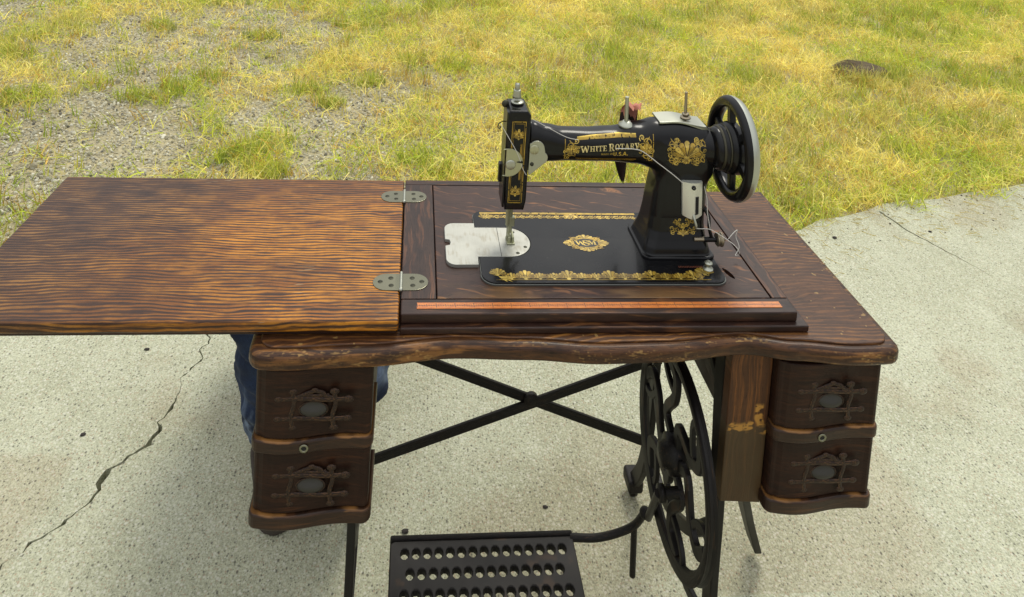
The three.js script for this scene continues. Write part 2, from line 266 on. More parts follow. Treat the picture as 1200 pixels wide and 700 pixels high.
  // gravel
  const rocks = [0, 1, 2].map((v) => { const g = new THREE.IcosahedronGeometry(1, 1), p = g.attributes.position; for (let i = 0; i < p.count; i++) { const k = 0.72 + 0.5 * n2(p.getX(i) * 1.7 + v * 9 + 20, p.getY(i) * 1.7 + p.getZ(i) * 2.3 + 20); p.setXYZ(i, p.getX(i) * k, p.getY(i) * k * 0.6, p.getZ(i) * k * 0.85); } g.computeVertexNormals(); return g; });
  const gm = new THREE.MeshStandardMaterial({ color: 0xffffff, roughness: 0.95 }); const gs = [[], [], []];
  for (let i = 0; i < 210000; i++) {
    const z = -0.6 - 5.2 * rnd() ** 1.5, x = i < 190000 ? rr(-3.6, 0.7) : rr(0.2, 6); if (z > edgeZ(x) + 0.02) continue; const m = grassy(x, z); if (rnd() < m * (x > 0.3 ? 0.75 : 0.45)) continue;
    const s = 0.0022 + 0.0062 * rnd() ** 3 + (rnd() < 0.004 ? 0.008 : 0); eu.set(rr(0, 6), rr(0, 6), rr(0, 6)); q.setFromEuler(eu);
    m4.compose(new THREE.Vector3(x, -0.034 + s * 0.2, z), q, new THREE.Vector3(s, s, s)); const t = rnd(), b = rr(0.6, 1.2), c = t < 0.55 ? [0.54, 0.51, 0.38] : t < 0.75 ? [0.42, 0.38, 0.26] : t < 0.95 ? [0.66, 0.63, 0.5] : [0.16, 0.15, 0.125];
    gs[i % 3].push([m4.clone(), c.map((v) => v * b)]);
  }
  gs.forEach((s, k) => { const im = finish(new THREE.InstancedMesh(rocks[k], gm, s.length)); s.forEach(([m, c], i) => { im.setMatrixAt(i, m); im.setColorAt(i, rgb(...c)); }); im.name = numbered('gravel'); scene.add(im); tag(im, ['grey beige gravel strewn over the bare ground behind the leaf', 'angular gravel chips strewn over the bare ground behind the leaf', 'rounded gravel grains strewn over the bare ground behind the leaf'][k], 'gravel', null, 'stuff'); });
  { const st = [], cr = []; const cg = rocks[0]; for (let i = 0; i < 1500; i++) { const x = rr(0.9, 4.5), d = 0.28 * rnd() ** 2.2, z = edgeZ(x) + d - 0.02; if (i % 3) { eu.set(rr(-0.1, 0.1), rr(0, 6.28), Math.PI / 2 + rr(-0.15, 0.15)); q.setFromEuler(eu); m4.compose(new THREE.Vector3(x, 0.003, z), q, new THREE.Vector3(1, rr(0.5, 1.1), 1)); st.push(m4.clone()); } else { const s = 0.0008 + 0.0026 * rnd() ** 3; m4.compose(new THREE.Vector3(x, s * 0.4, z), q.identity(), new THREE.Vector3(s, s, s)); cr.push(m4.clone()); } }
    const sg = blade(0.06, 0.0022, 0.012, 0.2), sm = new THREE.MeshStandardMaterial({ color: rgb(0.62, 0.5, 0.17), roughness: 0.95, side: THREE.DoubleSide });
    for (const [n, g, mt, list, l] of [['straw', sg, sm, st, 'loose dry straw scattered on the concrete along the turf edge'], ['dirt', cg, new THREE.MeshStandardMaterial({ color: rgb(0.07, 0.055, 0.035), roughness: 1 }), cr, 'dark crumbs of dirt scattered on the concrete along the turf edge']]) { const im = finish(new THREE.InstancedMesh(g, mt, list.length)); list.forEach((m, i) => im.setMatrixAt(i, m)); im.name = numbered(n); scene.add(im); tag(im, l, n, null, 'stuff'); } }
  // the dark stone at the far edge of the turf
  const st = new THREE.IcosahedronGeometry(1, 4), p = st.attributes.position; for (let i = 0; i < p.count; i++) { const x = p.getX(i), y = p.getY(i), z = p.getZ(i), k = 0.4 + 1.05 * fbm(x * 1.9 + 8, y * 1.6 + z * 2.4 + 8, 4) + 0.16 * n2(x * 9 + 20, y * 9 + z * 7 + 20); p.setXYZ(i, x * k * 0.17, y * k * 0.085, z * k * 0.11); } st.computeVertexNormals();
  st.scale(0.95, 0.9, 1); st.translate(2.5 * 1.03, -0.045, -2.72);
  tag(part('stone', st, new THREE.MeshStandardMaterial({ map: tex(256, 256, (u, v) => mix3([0.04, 0.03, 0.018], [0.15, 0.11, 0.055], fbm(u * 14, v * 14, 4))), roughness: 0.95 })), 'dark brown stone half hidden in the dry grass', 'stone');
  // bits lying on the concrete
  const pm = new THREE.MeshStandardMaterial({ color: rgb(0.035, 0.03, 0.025), roughness: 0.9 });
  const bits = [[-0.589, -0.5948, 0.006, 'elongated dark chip on the concrete nearest below the leaf edge'], [-0.631, -0.3556, 0.006, 'dark chip lying alone on the concrete beside the crack\'s lower bend'], [1.8053, -1.1089, 0.007, 'small dark chip on the concrete beside the thin joint'], [0.31, -0.17, 0.005, 'tiny dark chip on the concrete under the iron cross brace'], [0.04, -0.13, 0.007, 'dark shard on the concrete close to the stacked drawers with the person'], [1.44, -1.07, 0.009, 'dark dirt clod on the concrete corner by the turf edge']];
  bits.forEach(([x, z, s0, l], i) => { const s = s0 * 0.72; const g = rocks[i % 3].clone().rotateY(i).scale(s * 1.5, s * 0.8, s); g.translate(x, s * 0.35, z); tag(part('pebble', g, pm), l, 'pebble'); });
}

// ---------------------------------------------------------------- treadle table
const T = thing('treadle_table', 'old oak treadle sewing table with open leaf, four drawers and black iron stand', 'table');
const H1 = 0.6488, H2 = 0.625;
const iron = new THREE.MeshPhysicalMaterial({ map: tex(512, 512, (u, v) => { const k = fbm(u * 30, v * 30, 5); return mix3(mix3([0.0055, 0.005, 0.005], [0.014, 0.011, 0.009], k), [0.05, 0.028, 0.014], sst(0.64, 0.78, k) * 0.7); }), roughness: 0.5, metalness: 0.15, specularIntensity: 0.6, bumpMap: tex(256, 256, (u, v) => fbm(u * 60, v * 60, 3), false), bumpScale: 0.0005 });
const topMat = woodSheet(2048, 1024, 0.95, 0.5, (x, z) => { const c = oak(x, z, { s: 4, f: 360, l: 34, rib: 120, wave: 0.05, ripple: 0.012, slope: 0.16, lo: 0.46, hi: 0.9, patch: 0.5, base: [0.032, 0.0135, 0.007], mid: [0.098, 0.039, 0.015], hiA: [0.20, 0.078, 0.02], hiB: [0.32, 0.14, 0.032] }); const k = fbm(x * 90, z * 90, 2); return wear(c, k > 0.86 ? 0.5 : 0); });
const mouldMat = woodSheet(2048, 512, 0.95, 0.5, (x, z) => { const c = oak(x, z, { s: 9, f: 300, l: 24, wave: 0.01, lo: 0.4, hi: 0.75, base: [0.02, 0.0085, 0.005], mid: [0.068, 0.028, 0.012], hiA: [0.14, 0.056, 0.017], hiB: [0.25, 0.11, 0.03] }); const k = n2(x * 230 + z * 60, z * 900) * 0.5 + fbm(x * 40 + 5, z * 130, 3) * 0.5; return wear(wear(c, sst(0.58, 0.76, k) * 0.65 * sst(0.42, 0.66, fbm(x * 9 + 2, z * 12, 2)), [0.42, 0.25, 0.08]), sst(0.62, 0.72, fbm(x * 14 + 30, z * 60, 3)) * 0.6, [0.02, 0.01, 0.006]); });
const outline = (inset, off) => {   // serpentine table front
  const fz = table([[-0.20, 0.208], [-0.14, 0.212], [-0.034, 0.207], [0.085, 0.194], [0.18, 0.198], [0.28, 0.207], [0.37, 0.205], [0.49, 0.192], [0.56, 0.205], [0.64, 0.2145], [0.72, 0.212]]);
  const x0 = -0.187 + inset, x1 = 0.711 - inset, zb = -0.216 + inset, r = 0.022, pts = [[x0, zb], [x0, fz(x0) - inset - r]];
  for (let k = 1; k < 6; k++) { const a = k / 6 * Math.PI / 2; pts.push([x0 + r - r * Math.cos(a), fz(x0 + r) - inset - r + r * Math.sin(a)]); }
  for (let x = x0 + r; x <= x1 - r; x += 0.01) pts.push([x, fz(x) - inset]);
  for (let k = 1; k < 6; k++) { const a = k / 6 * Math.PI / 2; pts.push([x1 - r + r * Math.sin(a), fz(x1 - r) - inset - r + r * Math.cos(a)]); }
  pts.push([x1, zb]); return pts.reverse();
};
{
  const tt = part('tabletop', tri(plan(outline(0), 0.5975, H2 - 0.003, 0.009, [], 6), -0.22, -0.24, 0.95, 0.5), mouldMat, T, 'worn rounded moulding with a serpentine front edge');
  part('top_board', tri(plan(outline(0.013), 0.6, H2, 0.0016), -0.22, -0.24, 0.95, 0.5), topMat, tt, 'brown flame figured board set inside the rounded moulding');
  part('apron', [box(-0.02, 0.54, 0.556, 0.594, -0.19, -0.175), box(-0.17, 0.69, 0.582, 0.597, -0.18, 0.17)], mouldMat, T);
}
// raised frame round the machine
const frameMat = woodSheet(1024, 1024, 0.6, 0.4, (x, z) => oak(x, z, { s: 21, f: 190, l: 20, wave: 0.02, lo: 0.55, hi: 0.85, base: [0.014, 0.007, 0.006], mid: [0.045, 0.02, 0.013], hiA: [0.1, 0.04, 0.018], hiB: [0.18, 0.075, 0.024] }), { coat: 0.16 });
const stileMat = woodSheet(512, 1024, 0.1, 0.4, (x, z) => oak(z, x, { s: 31, f: 240, l: 20, wave: 0.015, lo: 0.5, hi: 0.8, base: [0.016, 0.008, 0.007], mid: [0.05, 0.024, 0.015], hiA: [0.1, 0.04, 0.02], hiB: [0.17, 0.07, 0.03] }), { coat: 0.16 });
const panelMat = woodSheet(2048, 1024, 0.5, 0.32, (x, z) => {
  const c = oak(x, z, { s: 14, f: 190, l: 27, slope: -0.3, wave: 0.06, ripple: 0.02, lo: 0.6, hi: 0.86, patch: 0.5, base: [0.022, 0.01, 0.008], mid: [0.062, 0.027, 0.017], hiA: [0.13, 0.05, 0.022], hiB: [0.30, 0.125, 0.04] });
  const k = sst(0.27, 0.31, z + (n2(x * 30, 5) - 0.5) * 0.02) * sst(0.35, 0.6, fbm(x * 9, z * 40, 3)); return wear(c, k * 0.55, [0.24, 0.13, 0.045]);
}, { coat: 0.16 });
{
  const F = part('raised_frame', tri(box(0.0085, 0.587, H2 + 0.0004, 0.6345, -0.1905, 0.1795, 0.002), 0, -0.2, 0.6, 0.4), frameMat, T);
  part('rail', tri(box(0.0085, 0.5735, 0.6345, H1, 0.1395, 0.1705, 0.0022), 0, -0.2, 0.6, 0.4), frameMat, F);
  part('rail', tri(box(0.0085, 0.5735, 0.6345, H1, -0.19, -0.1735, 0.0022), 0, -0.2, 0.6, 0.4), frameMat, F);
  part('stile', tri(box(0.0085, 0.0575, 0.6345, H1, -0.1729, 0.1389, 0.001), 0, -0.2, 0.1, 0.4), stileMat, F);
  part('stile', tri(box(0.5505, 0.5735, 0.6345, H1, -0.1729, 0.1389, 0.001), 0.5, -0.2, 0.1, 0.4), stileMat, F);
  const sl = []; for (let k = 0; k < 20; k++) { const a = k / 20 * Math.PI * 2, c = Math.cos(a), s = Math.sin(a); sl.push([0.5095 + 0.006 * c * 0.9 + 0.004 * s, 0.082 + 0.0145 * s]); }
  part('panel', tri(plan([[0.0592, -0.172], [0.5488, -0.172], [0.5488, 0.138], [0.0592, 0.138]], 0.637, H1 - 0.0006, 0.0012, [sl]), 0.055, -0.175, 0.5, 0.32), panelMat, F);
  // inlaid tape measure: brass coloured strip with two rows of ticks
  const cv = document.createElement('canvas'); cv.width = 2048; cv.height = 64; const c = cv.getContext('2d');
  c.fillStyle = '#c9701f'; c.fillRect(0, 0, 2048, 64); for (let i = 0; i < 2600; i++) { c.fillStyle = rnd() < 0.5 ? 'rgba(225,150,60,0.35)' : 'rgba(120,50,12,0.35)'; c.fillRect(rnd() * 2048, rnd() * 64, 4 + rnd() * 40, 1 + rnd() * 2); }
  c.fillStyle = '#2a1608'; c.fillRect(0, 30, 2048, 3);
  for (let i = 0; i <= 160; i++) { const x = i * 12.8, l = i % 8 ? (i % 4 ? 7 : 12) : 24; c.fillRect(x, 30 - l, 3, l); c.fillRect(x + 2, 33, 3, l * 0.8); }
  const t = new THREE.CanvasTexture(cv); t.colorSpace = THREE.SRGBColorSpace;
  const g = new THREE.BoxGeometry(0.525, 0.0008, 0.012); g.translate(0.0305 + 0.2625, H1 + 0.0003, 0.1545);
  part('ruler_strip', g, new THREE.MeshPhysicalMaterial({ map: t, roughness: 0.4, clearcoat: 0.3, clearcoatRoughness: 0.3 }), F, 'orange inlaid ruler strip with two rows of black ticks');
}
// the open leaf
const leafMat = woodSheet(2048, 1024, 0.62, 0.39, (x, z) => {
  const k = sst(0.12, 0.42, x + z * 0.35 + (fbm(x * 8, z * 12, 3) - 0.5) * 0.16), sheenDim = sst(0.24, 0.05, z + (fbm(x * 9 + 4, z * 9, 3) - 0.5) * 0.12) * (1 - k);  // varnish reflection painted into the grain colour: back left darker, right more orange
  const c = oak(x, z, { s: 2, f: 560, l: 30, rib: 150, ribw: 0.42, tone: 0.3, wave: 0.022, ripple: 0.005, lo: mix(0.40, 0.30, k) + sheenDim * 0.1, hi: mix(0.76, 0.68, k), patch: 0.45, base: [0.017, 0.0065, 0.004], mid: [0.07, 0.026, 0.009], hiA: mix3([0.15, 0.066, 0.02], [0.36, 0.12, 0.009], k), hiB: mix3([0.30, 0.145, 0.035], [0.62, 0.24, 0.016], k) });
  const sc = n2(x * 40 + z * 160, z * 420 - x * 30); return wear(c, sst(0.9, 0.96, sc) * 0.35 * sst(0.55, 0.7, fbm(x * 7, z * 7 + 3, 2)), [0.5, 0.36, 0.2]);
}, { rough0: 0.34, rough1: 0.46, coat: 0.28, coatRough: 0.16, bump: 0.0001 });
{
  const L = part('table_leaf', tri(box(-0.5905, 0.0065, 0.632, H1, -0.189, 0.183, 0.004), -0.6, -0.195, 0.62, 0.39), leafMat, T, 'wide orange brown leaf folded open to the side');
  part('edge_batten', tri(box(-0.586, 0.004, 0.6265, 0.6318, -0.184, 0.178, 0.001), -0.6, -0.195, 0.62, 0.39), frameMat, L);
}
const brass = new THREE.MeshStandardMaterial({ color: rgb(0.2, 0.195, 0.135), metalness: 0.75, roughness: 0.42, roughnessMap: tex(256, 256, (u, v) => 0.35 + 0.5 * fbm(u * 20, v * 20, 4), false) });
const darkScrew = new THREE.MeshStandardMaterial({ color: rgb(0.05, 0.05, 0.035), metalness: 0.7, roughness: 0.55 });
const nickel = new THREE.MeshStandardMaterial({ color: rgb(0.42, 0.43, 0.36), metalness: 0.9, roughness: 0.3, roughnessMap: tex(256, 256, (u, v) => 0.55 + 0.6 * fbm(u * 18, v * 18, 4), false) }); nickel.roughness = 0.42;
for (const hz of [-0.13, 0.1037]) {
  const o = [], r = 0.0185, x0 = -0.0335, x1 = 0.047; for (let k = 0; k <= 12; k++) { const a = Math.PI / 2 + k / 12 * Math.PI; o.push([x0 + r + r * Math.cos(a) * 1.1 + 0.002, hz + r * Math.sin(a)]); } for (let k = 0; k <= 12; k++) { const a = -Math.PI / 2 + k / 12 * Math.PI; o.push([x1 - r + r * Math.cos(a) * 1.1 - 0.002, hz + r * Math.sin(a)]); }
  const h = part('hinge', plan(o, H1 - 0.0006, H1 + 0.0011, 0.0005), brass, T, hz < 0 ? 'rear brass strap hinge of the leaf' : 'front brass strap hinge of the leaf');
  part('hinge_pin', [rod([0.0075, H1 + 0.0014, hz - 0.02], [0.0075, H1 + 0.0014, hz + 0.0175], 0.0022), tr(new THREE.SphereGeometry(0.0032, 12, 8), 0.0075, H1 + 0.002, hz + 0.019)], nickel, h);
  for (const [dx, dz] of [[-0.03, 0], [-0.015, -0.008], [-0.014, 0.0085], [0.016, -0.008], [0.017, 0.0085], [0.03, 0]]) {
    const s = lathe([[0, 0.0008], [0.0034, 0.0005], [0.004, 0]], 'y', [0.0075 + dx, H1 + 0.001, hz + dz], 14); part('screw', [s, box(0.0075 + dx - 0.003, 0.0075 + dx + 0.003, H1 + 0.0014, H1 + 0.0021, hz + dz - 0.0005, hz + dz + 0.0005, 0.0001)], darkScrew, h);
  }
}
// drawers
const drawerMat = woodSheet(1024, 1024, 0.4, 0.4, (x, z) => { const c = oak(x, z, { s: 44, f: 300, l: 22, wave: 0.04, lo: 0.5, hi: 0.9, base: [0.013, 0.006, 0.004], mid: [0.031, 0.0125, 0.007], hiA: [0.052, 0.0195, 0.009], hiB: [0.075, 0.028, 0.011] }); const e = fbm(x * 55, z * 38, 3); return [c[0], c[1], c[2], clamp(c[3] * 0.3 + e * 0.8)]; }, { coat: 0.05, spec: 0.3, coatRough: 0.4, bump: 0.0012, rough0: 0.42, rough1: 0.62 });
const bandMat = (y0, y1) => woodSheet(1024, 256, 0.2, y1 - y0 + 0.004, (x, q) => {
  const c = oak(x, q, { s: 50 + y0 * 9, f: 420, l: 18, wave: 0.004, lo: 0.45, hi: 0.8, base: [0.016, 0.008, 0.005], mid: [0.04, 0.018, 0.009], hiA: [0.055, 0.022, 0.01], hiB: [0.08, 0.033, 0.013] });
  const d = (y1 + 0.002 - (q + y0)) / (y1 - y0), k = sst(0.15, 0.05, d + (fbm(x * 40, q * 60, 3) - 0.5) * 0.24) * sst(0.36, 0.6, fbm(x * 28 + 8, q * 200 + y0 * 50, 3)); return wear(c, k * 0.9, [0.30, 0.14, 0.04]);
}, { coat: 0.15 });
const handleMat = new THREE.MeshStandardMaterial({ map: tex(256, 256, (u, v) => mix3([0.018, 0.008, 0.005], [0.085, 0.04, 0.016], sst(0.5, 0.75, fbm(u * 24, v * 24, 4)))), metalness: 0.4, roughness: 0.5 });
const cupMat = new THREE.MeshStandardMaterial({ color: rgb(0.036, 0.033, 0.027), metalness: 0.3, roughness: 0.6 });
const midBand = bandMat(0.475, 0.4935), lowBand = bandMat(0.366, 0.387);
function bandGeo(x0, x1, fz, y0, y1) {
  const pts = [[x0, 0.1]]; const r = 0.012; for (let k = 0; k <= 5; k++) { const a = k / 5 * Math.PI / 2; pts.push([x0 + r - r * Math.cos(a), fz(x0 + r) - r + r * Math.sin(a)]); } for (let x = x0 + r + 0.008; x < x1 - r; x += 0.008) pts.push([x, fz(x)]); for (let k = 0; k <= 5; k++) { const a = k / 5 * Math.PI / 2; pts.push([x1 - r + r * Math.sin(a), fz(x1 - r) - r + r * Math.cos(a)]); } pts.push([x1, 0.1]);
  const g = plan(pts.reverse(), y0, y1, 0.0038, [], 4), q = g.index ? g.toNonIndexed() : g, p = q.attributes.position, uv = q.attributes.uv; for (let i = 0; i < p.count; i++) uv.setXY(i, (p.getX(i) - x0) / 0.2, clamp((p.getY(i) - y0 + 0.001) / (y1 - y0 + 0.004), 0.01, 0.99)); return q;
}
function drawerStack(x0, label) {
  const x1 = x0 + 0.156, fz = (x) => { const t = (x - x0) / 0.156; return 0.1925 + 0.005 * Math.sin(t * Math.PI * 2 + 0.2) * 0.8 + 0.004 * Math.sin(t * Math.PI); };
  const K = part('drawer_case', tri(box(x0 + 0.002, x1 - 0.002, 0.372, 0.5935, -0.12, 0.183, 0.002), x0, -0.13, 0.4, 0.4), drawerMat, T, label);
  const front = (y0, y1) => { const pts = [[x0 + 0.001, 0.17]]; const r = 0.008; for (let k = 0; k <= 4; k++) { const a = k / 4 * Math.PI / 2; pts.push([x0 + 0.001 + r - r * Math.cos(a), fz(x0) - r + r * Math.sin(a)]); } for (let x = x0 + 0.015; x < x1 - 0.012; x += 0.007) pts.push([x, fz(x)]); for (let k = 0; k <= 4; k++) { const a = k / 4 * Math.PI / 2; pts.push([x1 - 0.001 - r + r * Math.sin(a), fz(x1) - r + r * Math.cos(a)]); } pts.push([x1 - 0.001, 0.17]); return tri(plan(pts.reverse(), y0, y1, 0.002), x0, 0, 0.4, 0.4); };
  const bm = part('drawer_band', bandGeo(x0 - 0.0025, x1 + 0.0025, (x) => fz(x) + 0.0042, 0.475, 0.4935), midBand, K);
  part('drawer_band', bandGeo(x0 - 0.0035, x1 + 0.0035, (x) => fz(x) + 0.0045, 0.366, 0.387), lowBand, K);
  const cx = (x0 + x1) / 2;
  part('keyhole', [lathe([[0.0032, 0], [0.0056, 0.0003], [0.0062, 0.0018], [0.0042, 0.0026], [0.0032, 0.0012]], 'z', [cx - 0.01, 0.4845, fz(cx - 0.01) + 0.0042], 22)], brass, bm);
  part('keyhole_core', [lathe([[0, 0.0006], [0.0034, 0.0003]], 'z', [cx - 0.01, 0.4845, fz(cx - 0.01) + 0.0048], 16)], new THREE.MeshStandardMaterial({ color: rgb(0.01, 0.01, 0.01), roughness: 0.8 }), bm);
  [[0.4945, 0.5915, 0.5375], [0.388, 0.4742, 0.4285]].forEach(([y0, y1, hy], n) => {
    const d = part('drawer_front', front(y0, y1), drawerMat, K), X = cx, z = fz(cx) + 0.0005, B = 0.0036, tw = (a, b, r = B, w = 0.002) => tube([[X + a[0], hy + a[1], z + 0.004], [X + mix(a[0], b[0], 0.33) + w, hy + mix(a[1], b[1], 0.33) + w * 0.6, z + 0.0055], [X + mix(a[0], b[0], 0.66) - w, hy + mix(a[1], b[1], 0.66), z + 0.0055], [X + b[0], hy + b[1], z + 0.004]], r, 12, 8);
    const knot = (x, y, r = 0.0048) => tr(new THREE.IcosahedronGeometry(r, 2).scale(1.25, 0.9, 0.8), X + x, hy + y, z + 0.0045);
    { const hg = flat([tw([-0.046, 0.0135], [0.046, 0.013]), tw([-0.046, -0.0145], [0.046, -0.014]), tw([-0.0275, 0.023], [-0.0265, -0.0265], 0.0034), tw([0.0265, 0.023], [0.0275, -0.0265], 0.0034), tw([-0.026, 0.0145], [0.001, 0.025], 0.003), tw([0.001, 0.025], [0.027, 0.0145], 0.003), tw([-0.02, 0.018], [0.02, 0.019], 0.0022, 0.001),
      knot(-0.045, 0.0135), knot(0.0455, 0.013, 0.0058), knot(-0.0455, -0.0145), knot(0.045, -0.014, 0.005), knot(-0.027, 0.024), knot(0.0268, 0.024, 0.0052), knot(-0.0265, -0.027, 0.0044), knot(0.0275, -0.027, 0.0048), knot(0.001, 0.0255, 0.004)]); hg.translate(0, 0, -z).scale(1, 1, 0.55).translate(0, 0, z - 0.0006); part('handle', hg, handleMat, d); }
    const cup = new THREE.SphereGeometry(1, 28, 14, 0, Math.PI * 2, 0, Math.PI / 2).rotateX(Math.PI / 2), cp = cup.attributes.position;   // shallow oval shell bulging most at its lower lip
    for (let i = 0; i < cp.count; i++) { const x = cp.getX(i), y = cp.getY(i), q = cp.getZ(i); cp.setXYZ(i, X + x * 0.0178, hy - 0.0015 + y * 0.0104, z + 0.0008 + q * 0.006 * sst(0.95, -0.35, y)); } cup.computeVertexNormals();
    part('pull_cup', cup, cupMat, d);
    const rim = new THREE.TorusGeometry(1, 0.075, 8, 40); rim.scale(0.0186, 0.0112, 0.016); rim.translate(X, hy - 0.0015, z + 0.0014); part('cup_rim', rim, handleMat, d);
  });
  return K;
}
drawerStack(-0.178, 'dark drawer stack under the leaf side');
drawerStack(0.54, 'dark drawer stack beside the worn side board');
{
  const guardMat = woodSheet(512, 1024, 0.1, 0.3, (x, z) => { const c = oak(z, x, { s: 70, f: 420, l: 12, wave: 0.02, lo: 0.4, hi: 1.0, base: [0.035, 0.014, 0.006], mid: [0.08, 0.031, 0.011], hiA: [0.13, 0.047, 0.012], hiB: [0.19, 0.068, 0.015] });
    const low = sst(0.138, 0.13, z + (n2(x * 60, 2) - 0.5) * 0.008); const m = mix3(c, [0.06, 0.038, 0.016], low * (0.6 + 0.4 * fbm(x * 60, z * 60, 3))); const o = sst(0.011, 0.005, Math.abs(z - 0.134 + (n2(x * 45, 9) - 0.5) * 0.016)) * sst(0.5, 0.58, fbm(x * 50 + 3, z * 60 + 6, 3)) + sst(0.02, 0.013, Math.abs(z - 0.148)) * sst(0.008, 0.004, Math.abs(x - 0.052 + (n2(z * 90, 6) - 0.5) * 0.006)); return [...mix3(m, [0.46, 0.23, 0.045], clamp(o) * 0.8 * sst(0.3, 0.55, n2(x * 240, z * 500) * 0.5 + fbm(x * 90, z * 160, 3) * 0.5)), c[3]]; }, { coat: 0.08, rough0: 0.45, rough1: 0.65 });
  const g = face([[0.4795, 0.366], [0.5395, 0.362], [0.5395, 0.594], [0.4785, 0.594]], 0.158, 0.178, 0.0015); g.translate(0, 0, 0);
  const q = g.index ? g.toNonIndexed() : g, p = q.attributes.position, uv = q.attributes.uv; for (let i = 0; i < p.count; i++) uv.setXY(i, (p.getX(i) - 0.475) / 0.1, (p.getY(i) - 0.35) / 0.3);
  part('side_board', q, guardMat, T, 'worn orange brown board between iron wheel and drawers');
}
// cast iron stand
{
  const frameIron = (x, openwork, label) => {
    const K = part('stand_frame', [
      side(ribbon([[-0.16, 0.585], [0.16, 0.585]], 0.02, 2), x, x + 0.014),
      side(ribbon([[0.13, 0.59], [0.135, 0.5], [0.15, 0.35], [0.155, 0.2], [0.17, 0.1], [0.2, 0.03]], 0.03), x + 0.001, x + 0.013),
      side(ribbon([[-0.13, 0.59], [-0.12, 0.5], [-0.125, 0.35], [-0.13, 0.2], [-0.15, 0.1], [-0.19, 0.03]], 0.026), x + 0.001, x + 0.013),
      ...(openwork ? [side(ribbon([[0.1, 0.59], [0.04, 0.5], [-0.06, 0.42], [-0.12, 0.4]], 0.018), x + 0.002, x + 0.012),
      side(ribbon([[-0.1, 0.59], [-0.02, 0.5], [0.07, 0.42], [0.14, 0.4]], 0.018), x + 0.0025, x + 0.0115)] : [side(ribbon([[0.05, 0.59], [0.075, 0.54], [0.14, 0.5]], 0.016, 14), x + 0.0025, x + 0.0115)]),
      side(ribbon([[0.15, 0.3], [0.06, 0.2], [-0.05, 0.15], [-0.13, 0.17]], 0.02), x + 0.002, x + 0.012),
      side(ribbon([[0.155, 0.14], [0.05, 0.12], [-0.06, 0.22], [-0.125, 0.3]], 0.016), x + 0.0025, x + 0.0115),
      box(x - 0.008, x + 0.022, 0.02, 0.045, 0.18, 0.225, 0.006), box(x - 0.008, x + 0.022, 0.02, 0.045, -0.215, -0.17, 0.006)], iron, T, label);
    for (const z of [0.203, -0.193]) part('caster', [lathe([[0.004, -0.007], [0.0155, -0.006], [0.0165, 0], [0.0155, 0.006], [0.004, 0.007]], 'x', [x + 0.007, 0.0165, z], 24), box(x + 0.002, x + 0.012, 0.016, 0.03, z - 0.003, z + 0.003)], iron, K);
  };
  frameIron(-0.052, 1, 'black iron stand frame under the leaf side drawers'); frameIron(0.482, 0, 'black iron stand frame beside the big wheel');
  // splayed rear foot that shows below the side board
  part('rear_foot', [side(ribbon([[0.07, 0.36], [0.03, 0.22], [-0.03, 0.1], [-0.07, 0.0]], 0.03), 0, 0.014).applyMatrix4(new THREE.Matrix4().makeShear(0, 0, -0.42, 0, 0, 0)).translate(0.675, 0.02, 0)], iron, T);
  // cross brace
  const bar = (a, b, dz) => { const L = Math.hypot(b[0] - a[0], b[1] - a[1]), g = new RoundedBoxGeometry(L, 0.0175, 0.006, 2, 0.0015); g.rotateZ(Math.atan2(b[1] - a[1], b[0] - a[0])); g.translate((a[0] + b[0]) / 2, (a[1] + b[1]) / 2, -0.1 + dz); return g; };
  const X = part('cross_brace', [bar([-0.045, 0.405], [0.49, 0.192], 0), bar([-0.045, 0.174], [0.49, 0.372], 0.0062), lathe([[0, -0.006], [0.0125, -0.006], [0.013, 0.0025], [0.006, 0.004], [0, 0.0045]], 'z', [0.252, 0.2905, -0.0935], 24)], iron, T);
  for (const [x, y] of [[-0.03, 0.18], [-0.03, 0.4], [0.478, 0.197], [0.478, 0.368]]) part('bolt', lathe([[0, 0.006], [0.007, 0.005], [0.008, 0]], 'z', [x, y, -0.089], 6), iron, X);
  // big belt wheel with sinuous spokes
  const cy = 0.357, cz = 0.09, R = 0.15, wx = 0.444;
  const rim = lathe([[R - 0.016, -0.005], [R - 0.003, -0.008], [R, -0.007], [R - 0.004, -0.002], [R - 0.004, 0.002], [R, 0.007], [R - 0.003, 0.008], [R - 0.016, 0.005], [R - 0.019, 0], [R - 0.016, -0.005]], 'x', [wx, cy, cz], 72);
  const W = part('drive_wheel', toCreasedNormals(rim, 0.6), iron, T, 'large black iron drive wheel with wavy spokes');
  for (let k = 0; k < 6; k++) {   // each spoke swings one way and back, with a curl that reaches the rim beside it
    const g = side(ribbon([[0.014, 0], [0.045, 0.03], [0.085, -0.008], [0.115, -0.014], [R - 0.016, 0.016]], 0.0155, 30, 1.15), -0.0045, 0.0045, 0.002), a = k / 6 * Math.PI * 2 + 0.3; g.rotateX(a); g.translate(wx, cy, cz); part('spoke', g, iron, W);
    const h = side(ribbon([[0.088, -0.012], [0.098, 0.016], [0.114, 0.034], [R - 0.016, 0.038]], 0.0105, 20), -0.0035, 0.0035, 0.0015); h.rotateX(a); h.translate(wx, cy, cz); part('scroll_spoke', h, iron, W);
  }
  part('hub', [lathe([[0, -0.024], [0.016, -0.022], [0.02, -0.012], [0.028, -0.01], [0.029, 0.008], [0.02, 0.012], [0.02, 0.028], [0, 0.03]], 'x', [wx, cy, cz], 32), rod([wx - 0.02, cy, cz], [0.49, cy, cz], 0.009)], iron, W);
  part('crank_knob', [rod([wx - 0.03, cy - 0.03, cz + 0.035], [wx, cy - 0.03, cz + 0.035], 0.008), lathe([[0, -0.005], [0.012, -0.004], [0.012, 0.004], [0, 0.005]], 'x', [wx - 0.03, cy - 0.03, cz + 0.035], 20)], iron, W);
